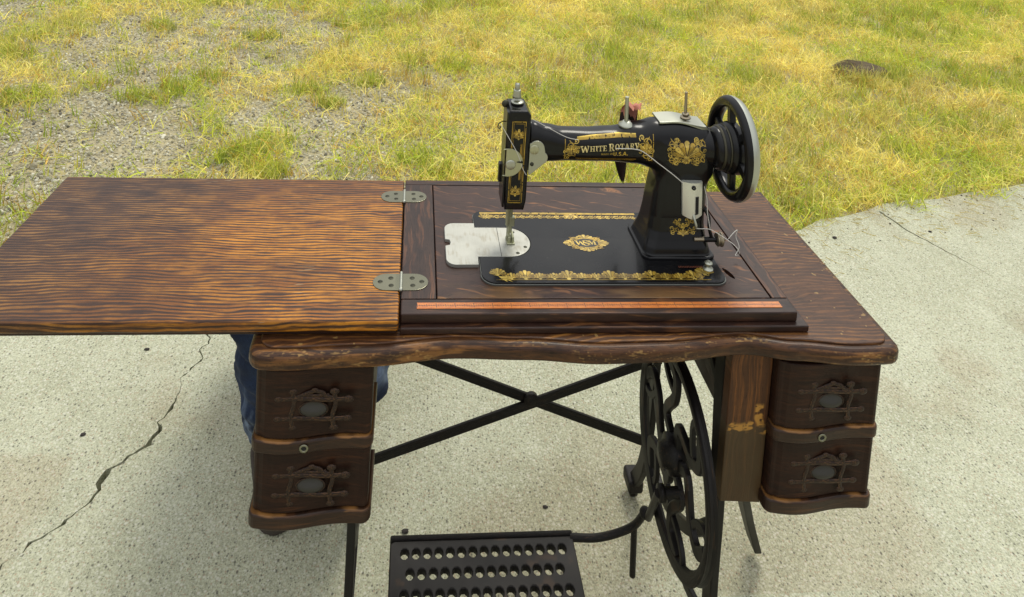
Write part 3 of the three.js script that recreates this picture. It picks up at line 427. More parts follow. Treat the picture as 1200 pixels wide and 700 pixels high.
  // treadle plate with rows of round holes
  const holes = []; for (let r = 0; r < 6; r++) for (let k = 0; k < 15; k++) { const o = [], x = 0.036 + k * 0.0187 + (r % 2) * 0.009, z = 0.017 + r * 0.032; if (x > 0.305) continue; for (let a = 0; a < 10; a++) o.push([x + 0.0066 * Math.cos(a / 10 * 6.283), z + 0.0085 * Math.sin(a / 10 * 6.283)]); holes.push(o); }
  const P = part('treadle', plan([[0.012, 0.0], [0.02, -0.006], [0.316, -0.006], [0.32, 0.0], [0.32, 0.198], [0.312, 0.204], [0.02, 0.204], [0.012, 0.198]].reverse(), 0.108, 0.12, 0.002, holes), iron, T, 'black iron foot treadle pierced with rows of holes');
  for (const z of [-0.012, 0.202]) part('treadle_rim', box(0.012, 0.32, 0.104, 0.124, z, z + 0.008, 0.003), iron, P);
  part('treadle_arm', [tube([[0.316, 0.117, -0.004], [0.36, 0.119, 0.0], [0.395, 0.131, 0.004], [0.42, 0.15, 0.01], [0.432, 0.182, 0.02]], 0.0062, 24, 10), tr(new THREE.SphereGeometry(0.0095, 14, 10), 0.433, 0.186, 0.022), rod([0.421, 0.148, 0.01], [0.424, 0.06, 0.012], 0.0052)], iron, P);
  part('pitman', [rod([0.436, 0.186, 0.03], [0.41, cy - 0.03, cz + 0.035], 0.006), rod([0.41, cy - 0.03, cz + 0.035], [wx, cy - 0.03, cz + 0.035], 0.006)], iron, T);
  part('treadle_pivot', rod([-0.045, 0.1, 0.1], [0.012, 0.11, 0.1], 0.007), iron, T); part('treadle_pivot', rod([0.32, 0.11, 0.1], [0.485, 0.1, 0.1], 0.007), iron, T);
}

// ---------------------------------------------------------------- sewing machine
const M = thing('sewing_machine', 'black vintage sewing machine with gold decoration standing on the oak table', 'sewing machine');
const japan = new THREE.MeshPhysicalMaterial({ map: tex(1024, 1024, (u, v) => { const a = n2(u * 420, v * 420), b = fbm(u * 9, v * 9, 4); return mix3([0.004, 0.0042, 0.0048], [0.022, 0.02, 0.015], sst(0.9, 0.98, a) * 0.7 + sst(0.6, 0.8, b) * 0.2); }), roughness: 0.36, specularIntensity: 0.32, clearcoat: 0.3, clearcoatRoughness: 0.1, roughnessMap: tex(512, 512, (u, v) => 0.75 + 0.7 * (fbm(u * 12, v * 12, 4) - 0.3), false) });
const ink = new THREE.MeshStandardMaterial({ color: rgb(0.006, 0.006, 0.006), roughness: 0.8 });
const goldMat = (t) => new THREE.MeshPhysicalMaterial({ map: t, alphaTest: 0.4, transparent: false, metalness: 0.35, roughness: 0.42, clearcoat: 0.4, clearcoatRoughness: 0.2, side: THREE.DoubleSide });
const GOLD = ['#a98a2c', '#c7ab50', '#86691c', '#b3973f'];
function paint(w, h, draw) { const cv = document.createElement('canvas'); cv.width = w; cv.height = h; const c = cv.getContext('2d'); c.lineCap = 'round'; c.lineJoin = 'round'; draw(c, w, h); const d = c.getImageData(0, 0, w, h); for (let i = 0; i < w * h; i++) { const x = i % w, y = Math.floor(i / w), k = fbm(x * 0.05, y * 0.05, 3), s = 0.72 + 0.5 * fbm(x * 0.02 + 7, y * 0.02, 2); for (let q = 0; q < 3; q++) d.data[i * 4 + q] = Math.min(255, d.data[i * 4 + q] * s); if (k > 0.74) d.data[i * 4 + 3] = 0; } c.putImageData(d, 0, 0); const t = new THREE.CanvasTexture(cv); t.colorSpace = THREE.SRGBColorSpace; t.anisotropy = 8; return t; }
const spiral = (c, x, y, r, a0, turns, dir, lw) => { c.lineWidth = lw; c.beginPath(); for (let k = 0; k <= 40; k++) { const t = k / 40, a = a0 + dir * t * turns * 6.283, q = r * (1 - t * 0.88); c.lineTo(x + q * Math.cos(a), y + q * Math.sin(a)); } c.stroke(); };
const leaf = (c, x, y, a, l, w) => { c.save(); c.translate(x, y); c.rotate(a); c.beginPath(); c.moveTo(0, 0); c.quadraticCurveTo(l * 0.5, -w, l, 0); c.quadraticCurveTo(l * 0.5, w, 0, 0); c.fill(); c.restore(); };
const shell = (c, x, y, r, up = 1) => {   // scallop: a fan of rounded ribs with dark gaps
  const n = 7; for (let k = 0; k < n; k++) { const a = -Math.PI / 2 * up + (k - (n - 1) / 2) * 0.4, L = r * (1 - Math.abs(k - 3) * 0.06), e = [x + Math.cos(a) * L * 0.86, y + Math.sin(a) * L * 0.86]; c.fillStyle = GOLD[k % 2]; c.strokeStyle = '#3a2608'; c.lineWidth = Math.max(2, r * 0.025); c.beginPath(); c.moveTo(x, y); const p = a + Math.PI / 2, w = r * 0.155; c.lineTo(e[0] + Math.cos(p) * w, e[1] + Math.sin(p) * w); c.arc(e[0], e[1], w, p, p + Math.PI, true); c.closePath(); c.fill(); c.stroke(); }
  c.fillStyle = GOLD[1]; c.beginPath(); c.arc(x, y, r * 0.15, 0, 7); c.fill();
};
const scrolls = (c, x, y, s, fx) => { c.strokeStyle = GOLD[0]; c.fillStyle = GOLD[0]; spiral(c, x, y, s, 0.5, 1.3, fx, s * 0.2); c.strokeStyle = GOLD[1]; spiral(c, x + fx * s * 1.0, y - s * 0.9, s * 0.62, 2.2, 1.2, -fx, s * 0.17); spiral(c, x + fx * s * 0.7, y + s * 1.0, s * 0.6, 4, 1.2, fx, s * 0.17); c.fillStyle = GOLD[3]; for (let k = 0; k < 5; k++) leaf(c, x + fx * s * 0.3, y, k * 1.25 + 0.4, s * 1.5, s * 0.2); };
// the arm, its pillar and foot as one smooth casting
const aTop = table([[0.195, 0.856], [0.205, 0.851], [0.225, 0.846], [0.253, 0.841], [0.29, 0.8405], [0.331, 0.843], [0.373, 0.852], [0.404, 0.859], [0.43, 0.8605], [0.482, 0.853], [0.495, 0.846]]);
const aBot = table([[0.195, 0.764], [0.2, 0.773], [0.21, 0.784], [0.225, 0.789], [0.26, 0.7915], [0.325, 0.792], [0.37, 0.789], [0.40, 0.782], [0.45, 0.775], [0.495, 0.772]]);
const aW = table([[0.195, 0.0225], [0.215, 0.022], [0.25, 0.0245], [0.33, 0.0275], [0.42, 0.032], [0.495, 0.0325]]);
const cL = linear([[0.645, 0.387], [0.66, 0.387], [0.668, 0.389], [0.678, 0.3925], [0.69, 0.3955], [0.71, 0.398], [0.75, 0.402], [0.78, 0.407], [0.82, 0.412]]), cR = linear([[0.645, 0.4955], [0.66, 0.4955], [0.668, 0.4935], [0.68, 0.490], [0.7, 0.488], [0.8, 0.490]]), cF = linear([[0.645, 0.052], [0.658, 0.052], [0.667, 0.050], [0.677, 0.0455], [0.69, 0.0405], [0.71, 0.0375], [0.8, 0.0345]]), cB = linear([[0.645, -0.036], [0.66, -0.036], [0.68, -0.030], [0.71, -0.027], [0.8, -0.0255]]);
const zc = 0.005;
const casting = (x, y, z) => {
  const t = aTop(x), b = aBot(x), h = (t - b) / 2, cy = (t + b) / 2, w = aW(x), n = 2.5; const q = Math.pow(Math.pow(Math.abs(y - cy) / h, n) + Math.pow(Math.abs(z - zc) / w, n), 1 / n);
  let arm = (q - 1) * Math.min(h, w); arm = -smin(-arm, Math.min(0.493 - x, x - 0.196), 0.006);
  const x0 = cL(y), x1 = cR(y), z0 = cB(y), z1 = cF(y), r = 0.016, dx = Math.abs(x - (x0 + x1) / 2) - (x1 - x0) / 2 + r, dz = Math.abs(z - (z0 + z1) / 2) - (z1 - z0) / 2 + r;
  let col = Math.hypot(Math.max(dx, 0), Math.max(dz, 0)) + Math.min(Math.max(dx, dz), 0) - r; col = Math.max(col, 0.6535 - y, y - 0.822);
  const fx = Math.abs(x - 0.4415) - 0.0465, fz = Math.abs(z - 0.008) - 0.036, fl = Math.max(Math.hypot(Math.max(fx, 0), Math.max(fz, 0)) - 0.0125, Math.abs(y - 0.6535) - 0.0035);
  return smin(smin(arm, col, 0.018), fl, 0.003);
};
const onFront = (x, y) => { let z = 0.075; for (let k = 0; k < 60; k++) { const d = casting(x, y, z); if (d < 0.00005) break; z -= Math.max(d * 0.6, 0.00005); if (z < -0.02) break; } return z; };
function frontDecal(x0, x1, lower, upper, nx, ny, lift = 0.0005) {   // a patch of lacquer print wrapped over the front of the casting
  const g = new THREE.PlaneGeometry(1, 1, nx, ny), p = g.attributes.position, nm = g.attributes.normal; for (let i = 0; i < p.count; i++) { const u = p.getX(i) + 0.5, v = p.getY(i) + 0.5, x = mix(x0, x1, u), y = mix(lower(x), upper(x), v), z = onFront(x, y), e = 0.0015; const N = new THREE.Vector3(casting(x + e, y, z) - casting(x - e, y, z), casting(x, y + e, z) - casting(x, y - e, z), casting(x, y, z + e) - casting(x, y, z - e)).normalize(); p.setXYZ(i, x + N.x * lift, y + N.y * lift, z + N.z * lift); nm.setXYZ(i, N.x, N.y, N.z); } return g;
}
{
  const A = part('machine_arm', nets(casting, [0.19, 0.645, -0.05], [0.505, 0.873, 0.062], 0.0021), japan, M);
  const band = paint(1024, 320, (c, w, h) => {
    c.fillStyle = GOLD[0]; c.fillRect(150, 8, 640, 34); c.fillStyle = '#cdb04c'; c.fillRect(150, 6, 640, 8); c.fillStyle = '#8d6a16'; c.fillRect(140, h - 42, 660, 9); c.fillStyle = GOLD[2]; c.fillRect(160, h - 24, 620, 5);
    for (let k = 0; k < 30; k++) { c.fillStyle = GOLD[k % 3]; leaf(c, 170 + k * 20, h - 32, 0.3, 16, 4); }
    for (const [x, f] of [[88, 1], [905, -1]]) { scrolls(c, x, h * 0.3, 52, f); scrolls(c, x - f * 6, h * 0.7, 50, -f); scrolls(c, x + f * 40, h * 0.5, 34, f); shell(c, x, h * 0.56, 78); shell(c, x, h * 0.5, 60, -1); c.strokeStyle = GOLD[0]; c.lineWidth = 7; c.beginPath(); c.moveTo(x - f * 70, 20); c.lineTo(x - f * 70, h - 24); c.stroke(); }
    c.save(); c.translate(500, 160); c.rotate(-0.04); c.textAlign = 'center'; c.textBaseline = 'middle'; c.fillStyle = '#d8c78c';
    const word = (s, x, y, b, k) => { let px = x; c.textAlign = 'left'; [...s].forEach((ch, i) => { c.font = `bold ${i === 0 ? b * 1.3 : b}px serif`; c.save(); c.translate(px, y); c.scale(k, 1); c.fillText(ch, 0, 0); const m = c.measureText(ch).width; c.restore(); px += m * k + 2; }); return px; };
    const e = word('WHITE', -315, -14, 92, 0.78); word('ROTARY', e + 14, -18, 92, 0.78);
    c.textAlign = 'left'; c.fillStyle = '#b99a3a'; c.font = 'bold 60px sans-serif'; c.fillText('U.S.A.', 40, 62); c.font = 'bold 28px serif'; c.fillText('MADE IN', -90, 58); c.restore();
  });
  part('gold_band', frontDecal(0.25, 0.3985, (x) => mix(0.7985, 0.7995, (x - 0.25) / 0.15), (x) => mix(0.834, 0.8485, (x - 0.25) / 0.15), 60, 20), goldMat(band), A, 'gold scroll band lettered White Rotary on the arm');
  const shellTex = paint(512, 384, (c, w, h) => { for (const f of [1, -1]) { scrolls(c, w / 2 - f * 175, h * 0.27, 52, f); scrolls(c, w / 2 - f * 165, h * 0.55, 44, -f); scrolls(c, w / 2 - f * 170, h * 0.8, 50, f); scrolls(c, w / 2 - f * 85, h * 0.84, 40, -f); scrolls(c, w / 2 - f * 110, h * 0.2, 26, -f); } shell(c, w / 2, h * 0.74, 215); shell(c, w / 2, h * 0.74, 80, -1); c.strokeStyle = '#4a300a'; c.lineWidth = 5; for (let k = -2; k <= 2; k++) { c.beginPath(); c.moveTo(w / 2, h * 0.66); c.lineTo(w / 2 + Math.sin(k * 0.42 + 0.2) * 130, h * 0.66 - Math.cos(k * 0.42 + 0.2) * 130); c.stroke(); } });
  part('gold_shell', frontDecal(0.411, 0.479, () => 0.799, () => 0.8455, 30, 20), goldMat(shellTex), A);
  const footTex = paint(384, 320, (c, w, h) => { for (const f of [1, -1]) { scrolls(c, w / 2 - f * 90, h * 0.3, 40, f); scrolls(c, w / 2 - f * 95, h * 0.72, 44, -f); scrolls(c, w / 2 - f * 30, h * 0.5, 30, f); } shell(c, w / 2, h * 0.95, 90); });
  part('gold_scroll', frontDecal(0.424, 0.4735, () => 0.684, () => 0.7145, 20, 16), goldMat(footTex), A);
  const strip = paint(384, 40, (c, w, h) => { c.fillStyle = '#6d3d2c'; for (let k = 0; k < 18; k++) c.fillRect(6 + k * 21, 8, 13, 22); });
  const sg = new THREE.PlaneGeometry(0.048, 0.008); sg.rotateX(-Math.PI / 2); sg.translate(0.455, H1 + 0.0058, 0.076); part('maker_strip', sg, goldMat(strip), A);
  // top cover of the arm, two spool pins
  const cover = []; for (let k = 0; k <= 30; k++) { const x = mix(0.404, 0.4805, k / 30); cover.push([x, aTop(x) + 0.0022]); } cover.push([0.488, 0.8465], [0.4915, 0.838], [0.4925, 0.826], [0.4895, 0.826], [0.4885, 0.836], [0.4855, 0.8445]); for (let k = 30; k >= 0; k--) { const x = mix(0.404, 0.4805, k / 30); cover.push([x, aTop(x) - 0.0015]); }
  part('top_cover', [face(cover, -0.018, 0.022, 0.0012), lathe([[0, 0.0012], [0.002, 0.001], [0.0024, 0]], 'x', [0.4925, 0.83, 0.014], 10)], nickel, M, 'curved nickel cover on the end of the arm');
  const pinMat = new THREE.MeshStandardMaterial({ color: rgb(0.33, 0.28, 0.2), metalness: 0.85, roughness: 0.35 });
  part('spool_pin', [rod([0.4515, 0.858, 0.006], [0.4495, 0.905, 0.006], 0.0026, 0.0022), lathe([[0, 0.004], [0.0035, 0.004], [0.0045, 0.002], [0.008, 0.001], [0.0085, -0.001], [0, -0.001]], 'y', [0.4515, 0.8632, 0.006], 24), lathe([[0, 0.004], [0.0055, 0.0035], [0.0062, 0], [0, 0]], 'y', [0.4514, 0.8668, 0.006], 6)], pinMat, M);
  part('spool_pin', [rod([0.3555, 0.845, 0.004], [0.3535, 0.894, 0.004], 0.0034, 0.003), lathe([[0, 0.007], [0.006, 0.007], [0.0075, 0.004], [0.0125, 0.002], [0.013, -0.004], [0, -0.004]], 'y', [0.3558, 0.8475, 0.004], 24)], [nickel][0], M);
  // hand wheel
  const wx = 0.5215, wy = 0.825, wz = 0.03;
  const prof = []; for (let k = 0; k <= 16; k++) { const a = -0.2 * Math.PI + k / 16 * 1.25 * Math.PI; prof.push([0.071 + 0.0092 * Math.sin(a) * 1.0, -0.011 * Math.cos(a) * -1]); }
  const silver = lathe([[0.0672, 0.0115], [0.073, 0.0118], [0.0775, 0.009], [0.0802, 0.003], [0.0806, -0.002]], 'x', [wx, wy, wz], 72);
  const wheelNickel = nickel.clone(); wheelNickel.color.setRGB(0.46, 0.475, 0.41); wheelNickel.roughness = 0.42; wheelNickel.side = THREE.DoubleSide;
  const W = part('hand_wheel', silver, wheelNickel, M, 'spoked hand wheel with worn nickel rim'); nickel.side = THREE.DoubleSide;
  part('wheel_rim', lathe([[0.0806, -0.0021], [0.079, -0.0066], [0.0755, -0.010], [0.069, -0.0108], [0.0635, -0.0075], [0.061, 0], [0.0634, 0.0088], [0.0671, 0.0114]], 'x', [wx, wy, wz], 72), japan, W); japan.side = THREE.DoubleSide;
  for (let k = 0; k < 6; k++) { const g = side(ribbon([[0.03, 0], [0.05, 0.001], [0.065, 0]], 0.0155, 10, 0.78), -0.005, 0.005, 0.0025); g.rotateX(k / 6 * 6.283 + 0.35); g.translate(wx, wy, wz); part('spoke', g, japan, W); }
  part('hub', [lathe([[0, -0.036], [0.024, -0.035], [0.03, -0.032], [0.033, -0.026], [0.03, -0.024], [0.0335, -0.022], [0.036, -0.018], [0.036, -0.0145], [0.033, -0.013], [0.039, -0.011], [0.0405, -0.004], [0.041, 0.005], [0.036, 0.009], [0.02, 0.011], [0.018, 0.017], [0, 0.018]], 'x', [wx, wy, wz], 56)], japan, W);
  part('hub_ring', [lathe([[0.0315, -0.0255], [0.0345, -0.0235], [0.0338, -0.0215]], 'x', [wx, wy, wz], 56), lathe([[0.0355, -0.0165], [0.0372, -0.0145], [0.036, -0.0128]], 'x', [wx, wy, wz], 56)], new THREE.MeshStandardMaterial({ color: rgb(0.07, 0.065, 0.045), metalness: 0.7, roughness: 0.4, side: THREE.DoubleSide }), W);
  part('shaft', [rod([0.485, 0.818, 0.012], [0.505, 0.822, 0.024], 0.03, 0.03, 36)], japan, M);
  // thread tension plate: a curved nickel shield with a slot, screw and lever
  const tp = (x, y, l) => { const z = onFront(clamp(x, 0.405, 0.482), y); return z + l; };
  const shield = (u, v, l) => { const x = mix(mix(0.441, 0.4455, 1 - v), mix(0.4735, 0.477, 1 - v), u), y = mix(0.7185 - 0.004 * Math.sin(u * 3.14), 0.7735, v); return [x, y, 0.0415 + 0.006 * Math.sin(u * Math.PI) + l]; };
  const sh = new THREE.PlaneGeometry(1, 1, 16, 10), sp = sh.attributes.position; for (let i = 0; i < sp.count; i++) sp.setXYZ(i, ...shield(sp.getX(i) + 0.5, sp.getY(i) + 0.5, 0)); sh.computeVertexNormals();
  const edgeBox = []; for (const [u0, v0, u1, v1] of [[0, 0, 0, 1], [1, 0, 1, 1], [0, 0, 1, 0], [0, 1, 1, 1]]) { const g = new THREE.PlaneGeometry(1, 1, 12, 1), p = g.attributes.position; for (let i = 0; i < p.count; i++) { const t = p.getX(i) + 0.5, b = p.getY(i) > 0; const q = shield(mix(u0, u1, t), mix(v0, v1, t), 0); p.setXYZ(i, q[0], q[1], b ? q[2] : 0.034); } g.computeVertexNormals(); edgeBox.push(g); }
  const brightNickel = nickel.clone(); brightNickel.color.setRGB(0.72, 0.73, 0.65); brightNickel.metalness = 0.6; brightNickel.side = THREE.DoubleSide;
  const TP = part('tension_plate', [sh, ...edgeBox], brightNickel, M, 'curved nickel tension plate on the pillar');
  const slot = new THREE.PlaneGeometry(1, 1, 3, 8), lp = slot.attributes.position; for (let i = 0; i < lp.count; i++) lp.setXYZ(i, ...shield(mix(0.6, 0.78, lp.getX(i) + 0.5), mix(0.12, 0.62, lp.getY(i) + 0.5), 0.0006)); slot.computeVertexNormals(); part('slot', slot, ink, TP);
  part('screw', [lathe([[0.0015, 0.0025], [0.003, 0.0025], [0.0036, 0]], 'z', [0.4575, 0.7665, 0.0473], 18)], ink, TP);
  part('lever', tube([[0.4615, 0.722, 0.046], [0.462, 0.716, 0.05], [0.464, 0.708, 0.053], [0.4645, 0.704, 0.053]], 0.0021, 14, 10), nickel, TP);
  // winder knob on its rod
  const kn = part('winder_knob', [rod([0.482, 0.6805, 0.045], [0.505, 0.6805, 0.045], 0.0042)], japan, M);
  part('winder_pin', rod([0.466, 0.6805, 0.045], [0.482, 0.6805, 0.045], 0.0034), pinMat, kn);
  part('winder_disc', [lathe([[0, -0.0045], [0.009, -0.004], [0.0108, -0.002], [0.0085, -0.0008], [0.0085, 0.0012], [0.0108, 0.002], [0.0112, 0.0045], [0.009, 0.006], [0.003, 0.0065], [0.003, 0.01], [0, 0.0105]], 'x', [0.5065, 0.6805, 0.045], 36)], pinMat, kn);
  part('winder_bracket', [tube([[0.484, 0.725, 0.028], [0.4915, 0.712, 0.036], [0.49, 0.7, 0.043], [0.4945, 0.6835, 0.045]], 0.0028, 18, 8)], japan, M);
  // bed with cut-out, gold borders and medallion
  const arc = (cx, cz, r, a0, a1, n = 8, rz = r) => { const o = []; for (let k = 0; k <= n; k++) { const a = mix(a0, a1, k / n); o.push([cx + r * Math.cos(a), cz + rz * Math.sin(a)]); } return o; };
  const PI = Math.PI, bed = [...arc(0.479, 0.092, 0.019, PI / 2, 0), ...arc(0.4835, -0.064, 0.0145, 0, -PI / 2), ...arc(0.139, -0.0645, 0.0145, -PI / 2, -PI), [0.1245, -0.0295], [0.155, -0.0295], ...arc(0.176, 0.0098, 0.0355, -PI / 2, PI / 2, 20, 0.0395), [0.126, 0.0494], [0.1262, 0.085], ...arc(0.148, 0.0885, 0.0225, PI, PI / 2)].reverse();
  const B = part('machine_bed', plan(bed, H1 - 0.004, H1 + 0.0042, 0.0009), japan, M, 'glossy black machine bed with gold borders');
  const edge = plan(bed.map(([x, z]) => [0.31 + (x - 0.31) * 1.006, 0.016 + (z - 0.016) * 1.012]), H1 - 0.004, H1 + 0.0022, 0.0006); part('bed_edge', edge, new THREE.MeshStandardMaterial({ color: rgb(0.16, 0.165, 0.15), metalness: 0.7, roughness: 0.4 }), B);
  const plate = [[0.1243, -0.029], [0.155, -0.029], ...arc(0.176, 0.0098, 0.0345, -PI / 2, PI / 2, 20, 0.0385), [0.124, 0.049], [0.1235, 0.0685], ...arc(0.09, 0.0535, 0.0155, PI / 2, PI), [0.0745, 0.021], [0.0815, 0.0185], [0.083, 0.0118], [0.0815, 0.005], [0.0745, 0.003], ...arc(0.09, -0.026, 0.0155, PI, PI * 1.5), [0.1243, -0.0415]].reverse();
  const plateMat = new THREE.MeshStandardMaterial({ color: rgb(0.44, 0.44, 0.41), metalness: 0.75, roughness: 1, roughnessMap: tex(512, 512, (u, v) => 0.34 + 0.3 * fbm(u * 9, v * 9, 4) + 0.1 * n2(u * 200, v * 6), false), map: tex(512, 512, (u, v) => { const k = fbm(u * 12 + 5, v * 12, 5), j = fbm(u * 60, v * 9, 4); return mix3([0.93, 0.93, 0.9], [0.78, 0.75, 0.68], sst(0.5, 0.75, k * 0.6 + j * 0.4)); }) });
  const sp2 = tri(plan(plate, H1 - 0.001, H1 + 0.0046, 0.0007), 0.07, -0.05, 0.16, 0.16);
  const SP = part('slide_plate', sp2, plateMat, M, 'scratched nickel slide plate jutting out of the bed');
  part('plate_seam', box(0.1602, 0.161, H1 + 0.0042, H1 + 0.0048, -0.0285, 0.0485, 0.0002), ink, SP);
  for (const [x, z] of [[0.186, -0.016], [0.201, 0.024], [0.187, 0.04]]) part('screw', lathe([[0, 0.0006], [0.0025, 0.0005], [0.0032, 0]], 'y', [x, H1 + 0.0045, z], 14), darkScrew, SP);
  const sheet = (x0, x1, z0, z1, t, name) => { const g = new THREE.PlaneGeometry(x1 - x0, z1 - z0); g.rotateX(-PI / 2); g.translate((x0 + x1) / 2, H1 + 0.0045, (z0 + z1) / 2); part(name, g, goldMat(t), B); };
  sheet(0.131, 0.49, 0.0705, 0.1085, paint(2048, 216, (c, w, h) => {
    c.fillStyle = GOLD[0]; c.fillRect(90, 190, w - 190, 7); for (let k = 0; k < 14; k++) { const x = 220 + k * 122; shell(c, x, 180, k % 3 === 1 ? 112 : 78); c.strokeStyle = GOLD[2]; for (const f of [1, -1]) { spiral(c, x + f * 58, 146, 30, 1, 1.2, f, 10); c.fillStyle = GOLD[2]; for (let q = 0; q < 3; q++) leaf(c, x + f * 55, 170, -0.5 - q * 0.6 + (f < 0 ? -1 : 0), 60, 12); } }
    shell(c, 110, 130, 90); scrolls(c, 70, 90, 34, 1); shell(c, w - 130, 120, 100); scrolls(c, w - 80, 80, 40, -1); scrolls(c, w - 200, 150, 26, 1); c.fillStyle = GOLD[1]; for (let q = 0; q < 4; q++) leaf(c, 110, 150, 0.1 + q * 0.22, 140, 10);
  }), 'gold_border');
  sheet(0.129, 0.41, -0.076, -0.0505, paint(1640, 148, (c, w, h) => { c.fillStyle = GOLD[0]; c.fillRect(40, 4, w - 60, 34); for (let k = 0; k < 36; k++) { const x = 80 + k * 43; c.strokeStyle = GOLD[k % 2]; spiral(c, x, 78, 28, k % 2 ? 1 : 4, 1.2, k % 2 ? 1 : -1, 10); c.fillStyle = GOLD[2]; leaf(c, x, 70, 0.6, 46, 12); leaf(c, x, 70, 2.4, 46, 12); } shell(c, 960, 34, 90, -1); scrolls(c, 60, 70, 36, 1); scrolls(c, 150, 80, 26, -1); }), 'gold_border');
  sheet(0.2585, 0.345, -0.0155, 0.0405, paint(512, 332, (c, w, h) => {
    for (let k = 0; k < 4; k++) { c.save(); c.translate(w / 2, h / 2); c.scale(1, 0.64); c.rotate(k * PI / 2); shell(c, 0, -(k % 2 ? 110 : 92), k % 2 ? 112 : 120); for (const f of [1, -1]) { c.fillStyle = GOLD[2]; leaf(c, f * 40, -80, -PI / 2 + f * 0.95, 130, 20); c.strokeStyle = GOLD[0]; spiral(c, f * 105, -120, 34, 1, 1.1, f, 10); } c.restore(); }
    c.fillStyle = '#0a0a0b'; c.beginPath(); c.ellipse(w / 2, h / 2, 118, 66, 0, 0, 7); c.fill(); c.strokeStyle = GOLD[0]; c.lineWidth = 6; c.beginPath(); c.ellipse(w / 2, h / 2, 124, 70, 0, 0, 7); c.stroke();
    c.fillStyle = GOLD[1]; c.font = 'bold 92px serif'; c.textAlign = 'center'; c.textBaseline = 'middle'; c.fillText('W', w / 2 - 58, h / 2 - 4); c.fillText('M', w / 2 + 58, h / 2 - 4); c.fillStyle = GOLD[3]; c.font = 'bold 120px serif'; c.fillText('S', w / 2, h / 2 + 2);
  }), 'gold_medallion');
  part('bed_post', [lathe([[0, 0.013], [0.004, 0.0128], [0.0062, 0.011], [0.0062, 0.0085], [0.003, 0.0078], [0.003, 0.003], [0.0075, 0.0022], [0.008, 0], [0, 0]], 'y', [0.4775, H1 + 0.004, 0.079], 24)], nickel, B);
  // head
  const hx0 = 0.160, hx1 = 0.1965, hz0 = -0.022, hz1 = 0.0295;
  const Hd = part('machine_head', [face([[hx0 + 0.003, 0.717], [hx1 - 0.003, 0.717], [hx1 - 0.0002, 0.732], [hx1, 0.87], [hx1 - 0.006, 0.8775], [hx0 + 0.004, 0.8775], [hx0, 0.872]], hz0, hz1, 0.0025)], japan, M);
  const headTex = paint(192, 768, (c, w, h) => { c.strokeStyle = GOLD[0]; c.lineWidth = 7; c.strokeRect(30, 60, w - 60, h - 100); c.lineWidth = 3; c.strokeRect(44, 76, w - 88, h - 132); for (const y of [150, h - 150]) { scrolls(c, w / 2 - 26, y, 24, 1); scrolls(c, w / 2 + 26, y + 10, 24, -1); shell(c, w / 2, y + 50, 60); shell(c, w / 2, y - 10, 50, -1); } c.fillStyle = GOLD[2]; c.fillRect(118, 240, 20, 300); });
  const hp = new THREE.PlaneGeometry(hx1 - hx0 - 0.006, 0.15); hp.translate((hx0 + hx1) / 2, 0.797, hz1 + 0.0005); part('gold_panel', hp, goldMat(headTex), Hd);
  part('face_strip', [face([[hx0 - 0.001, 0.72], [hx0 + 0.002, 0.72], [hx0 + 0.002, 0.874], [hx0 - 0.001, 0.874]], hz0 + 0.004, hz1 - 0.003, 0.0008)], japan, Hd);
  const brassy = new THREE.MeshStandardMaterial({ color: rgb(0.42, 0.42, 0.28), metalness: 0.8, roughness: 0.36 });
  const disc = []; for (let k = 0; k <= 24; k++) { const a = PI * 0.62 - k / 24 * PI * 1.24; disc.push([0.1645 + 0.0225 * Math.cos(a), 0.7955 + 0.0225 * Math.sin(a)]); } disc.push([0.1605, 0.775], [0.1605, 0.816]);
  const TD = part('take_up_plate', face(disc, hz1 + 0.0002, hz1 + 0.0028, 0.0006), brassy, Hd, 'nickel half disc on the head');
  part('button', lathe([[0, 0.003], [0.0065, 0.0026], [0.0078, 0.0008], [0.008, 0]], 'z', [0.168, 0.7925, hz1 + 0.0028], 26), nickel, TD);
  part('pointer', face([[0.177, 0.797], [0.186, 0.7988], [0.187, 0.797], [0.186, 0.7955]], hz1 + 0.0028, hz1 + 0.0045, 0.0004), ink, TD);
  const CP = part('cam_plate', face([...arc(0.2075, 0.818, 0.0125, PI * 0.75, PI * 0.1, 10), ...arc(0.2155, 0.803, 0.0105, PI * 0.3, -PI * 0.35, 8), [0.207, 0.782], [0.199, 0.775], [0.1968, 0.777], [0.1968, 0.826]].reverse(), 0.0278, 0.0305, 0.0006), nickel, M, 'teardrop nickel plate where arm meets head');
  part('slotted_screw', [lathe([[0, 0.0025], [0.0068, 0.0022], [0.0076, 0]], 'z', [0.204, 0.8165, 0.0305], 26), box(0.2032, 0.2048, 0.8098, 0.8232, 0.0322, 0.0331, 0.0002)], brassy, CP);
  part('screw', [lathe([[0, 0.002], [0.0026, 0.0018], [0.0032, 0]], 'z', [0.2015, 0.793, 0.0305], 16)], darkScrew, CP);
  part('pressure_nut', [lathe([[0, 0.0135], [0.0052, 0.0132], [0.0062, 0.012], [0.0062, 0.004], [0.0072, 0.0035], [0.0072, 0], [0, 0]], 'y', [0.1765, 0.8865, -0.002], 12), lathe([[0, 0.011], [0.004, 0.011], [0.004, 0], [0, 0]], 'y', [0.1765, 0.898, -0.002], 16), lathe([[0, 0.004], [0.0095, 0.0035], [0.0105, 0], [0, 0]], 'y', [0.1775, 0.8785, 0], 24)], nickel, Hd);
  part('side_knob', tr(new THREE.SphereGeometry(0.006, 14, 10).scale(1, 1, 0.8), 0.159, 0.876, -0.002), darkScrew, Hd);
  part('wire_hook', tube([[0.16, 0.853, 0.012], [0.153, 0.8545, 0.016], [0.147, 0.852, 0.02], [0.146, 0.8475, 0.022], [0.149, 0.846, 0.022], [0.151, 0.849, 0.02]], 0.0009, 24, 6), darkScrew, Hd);
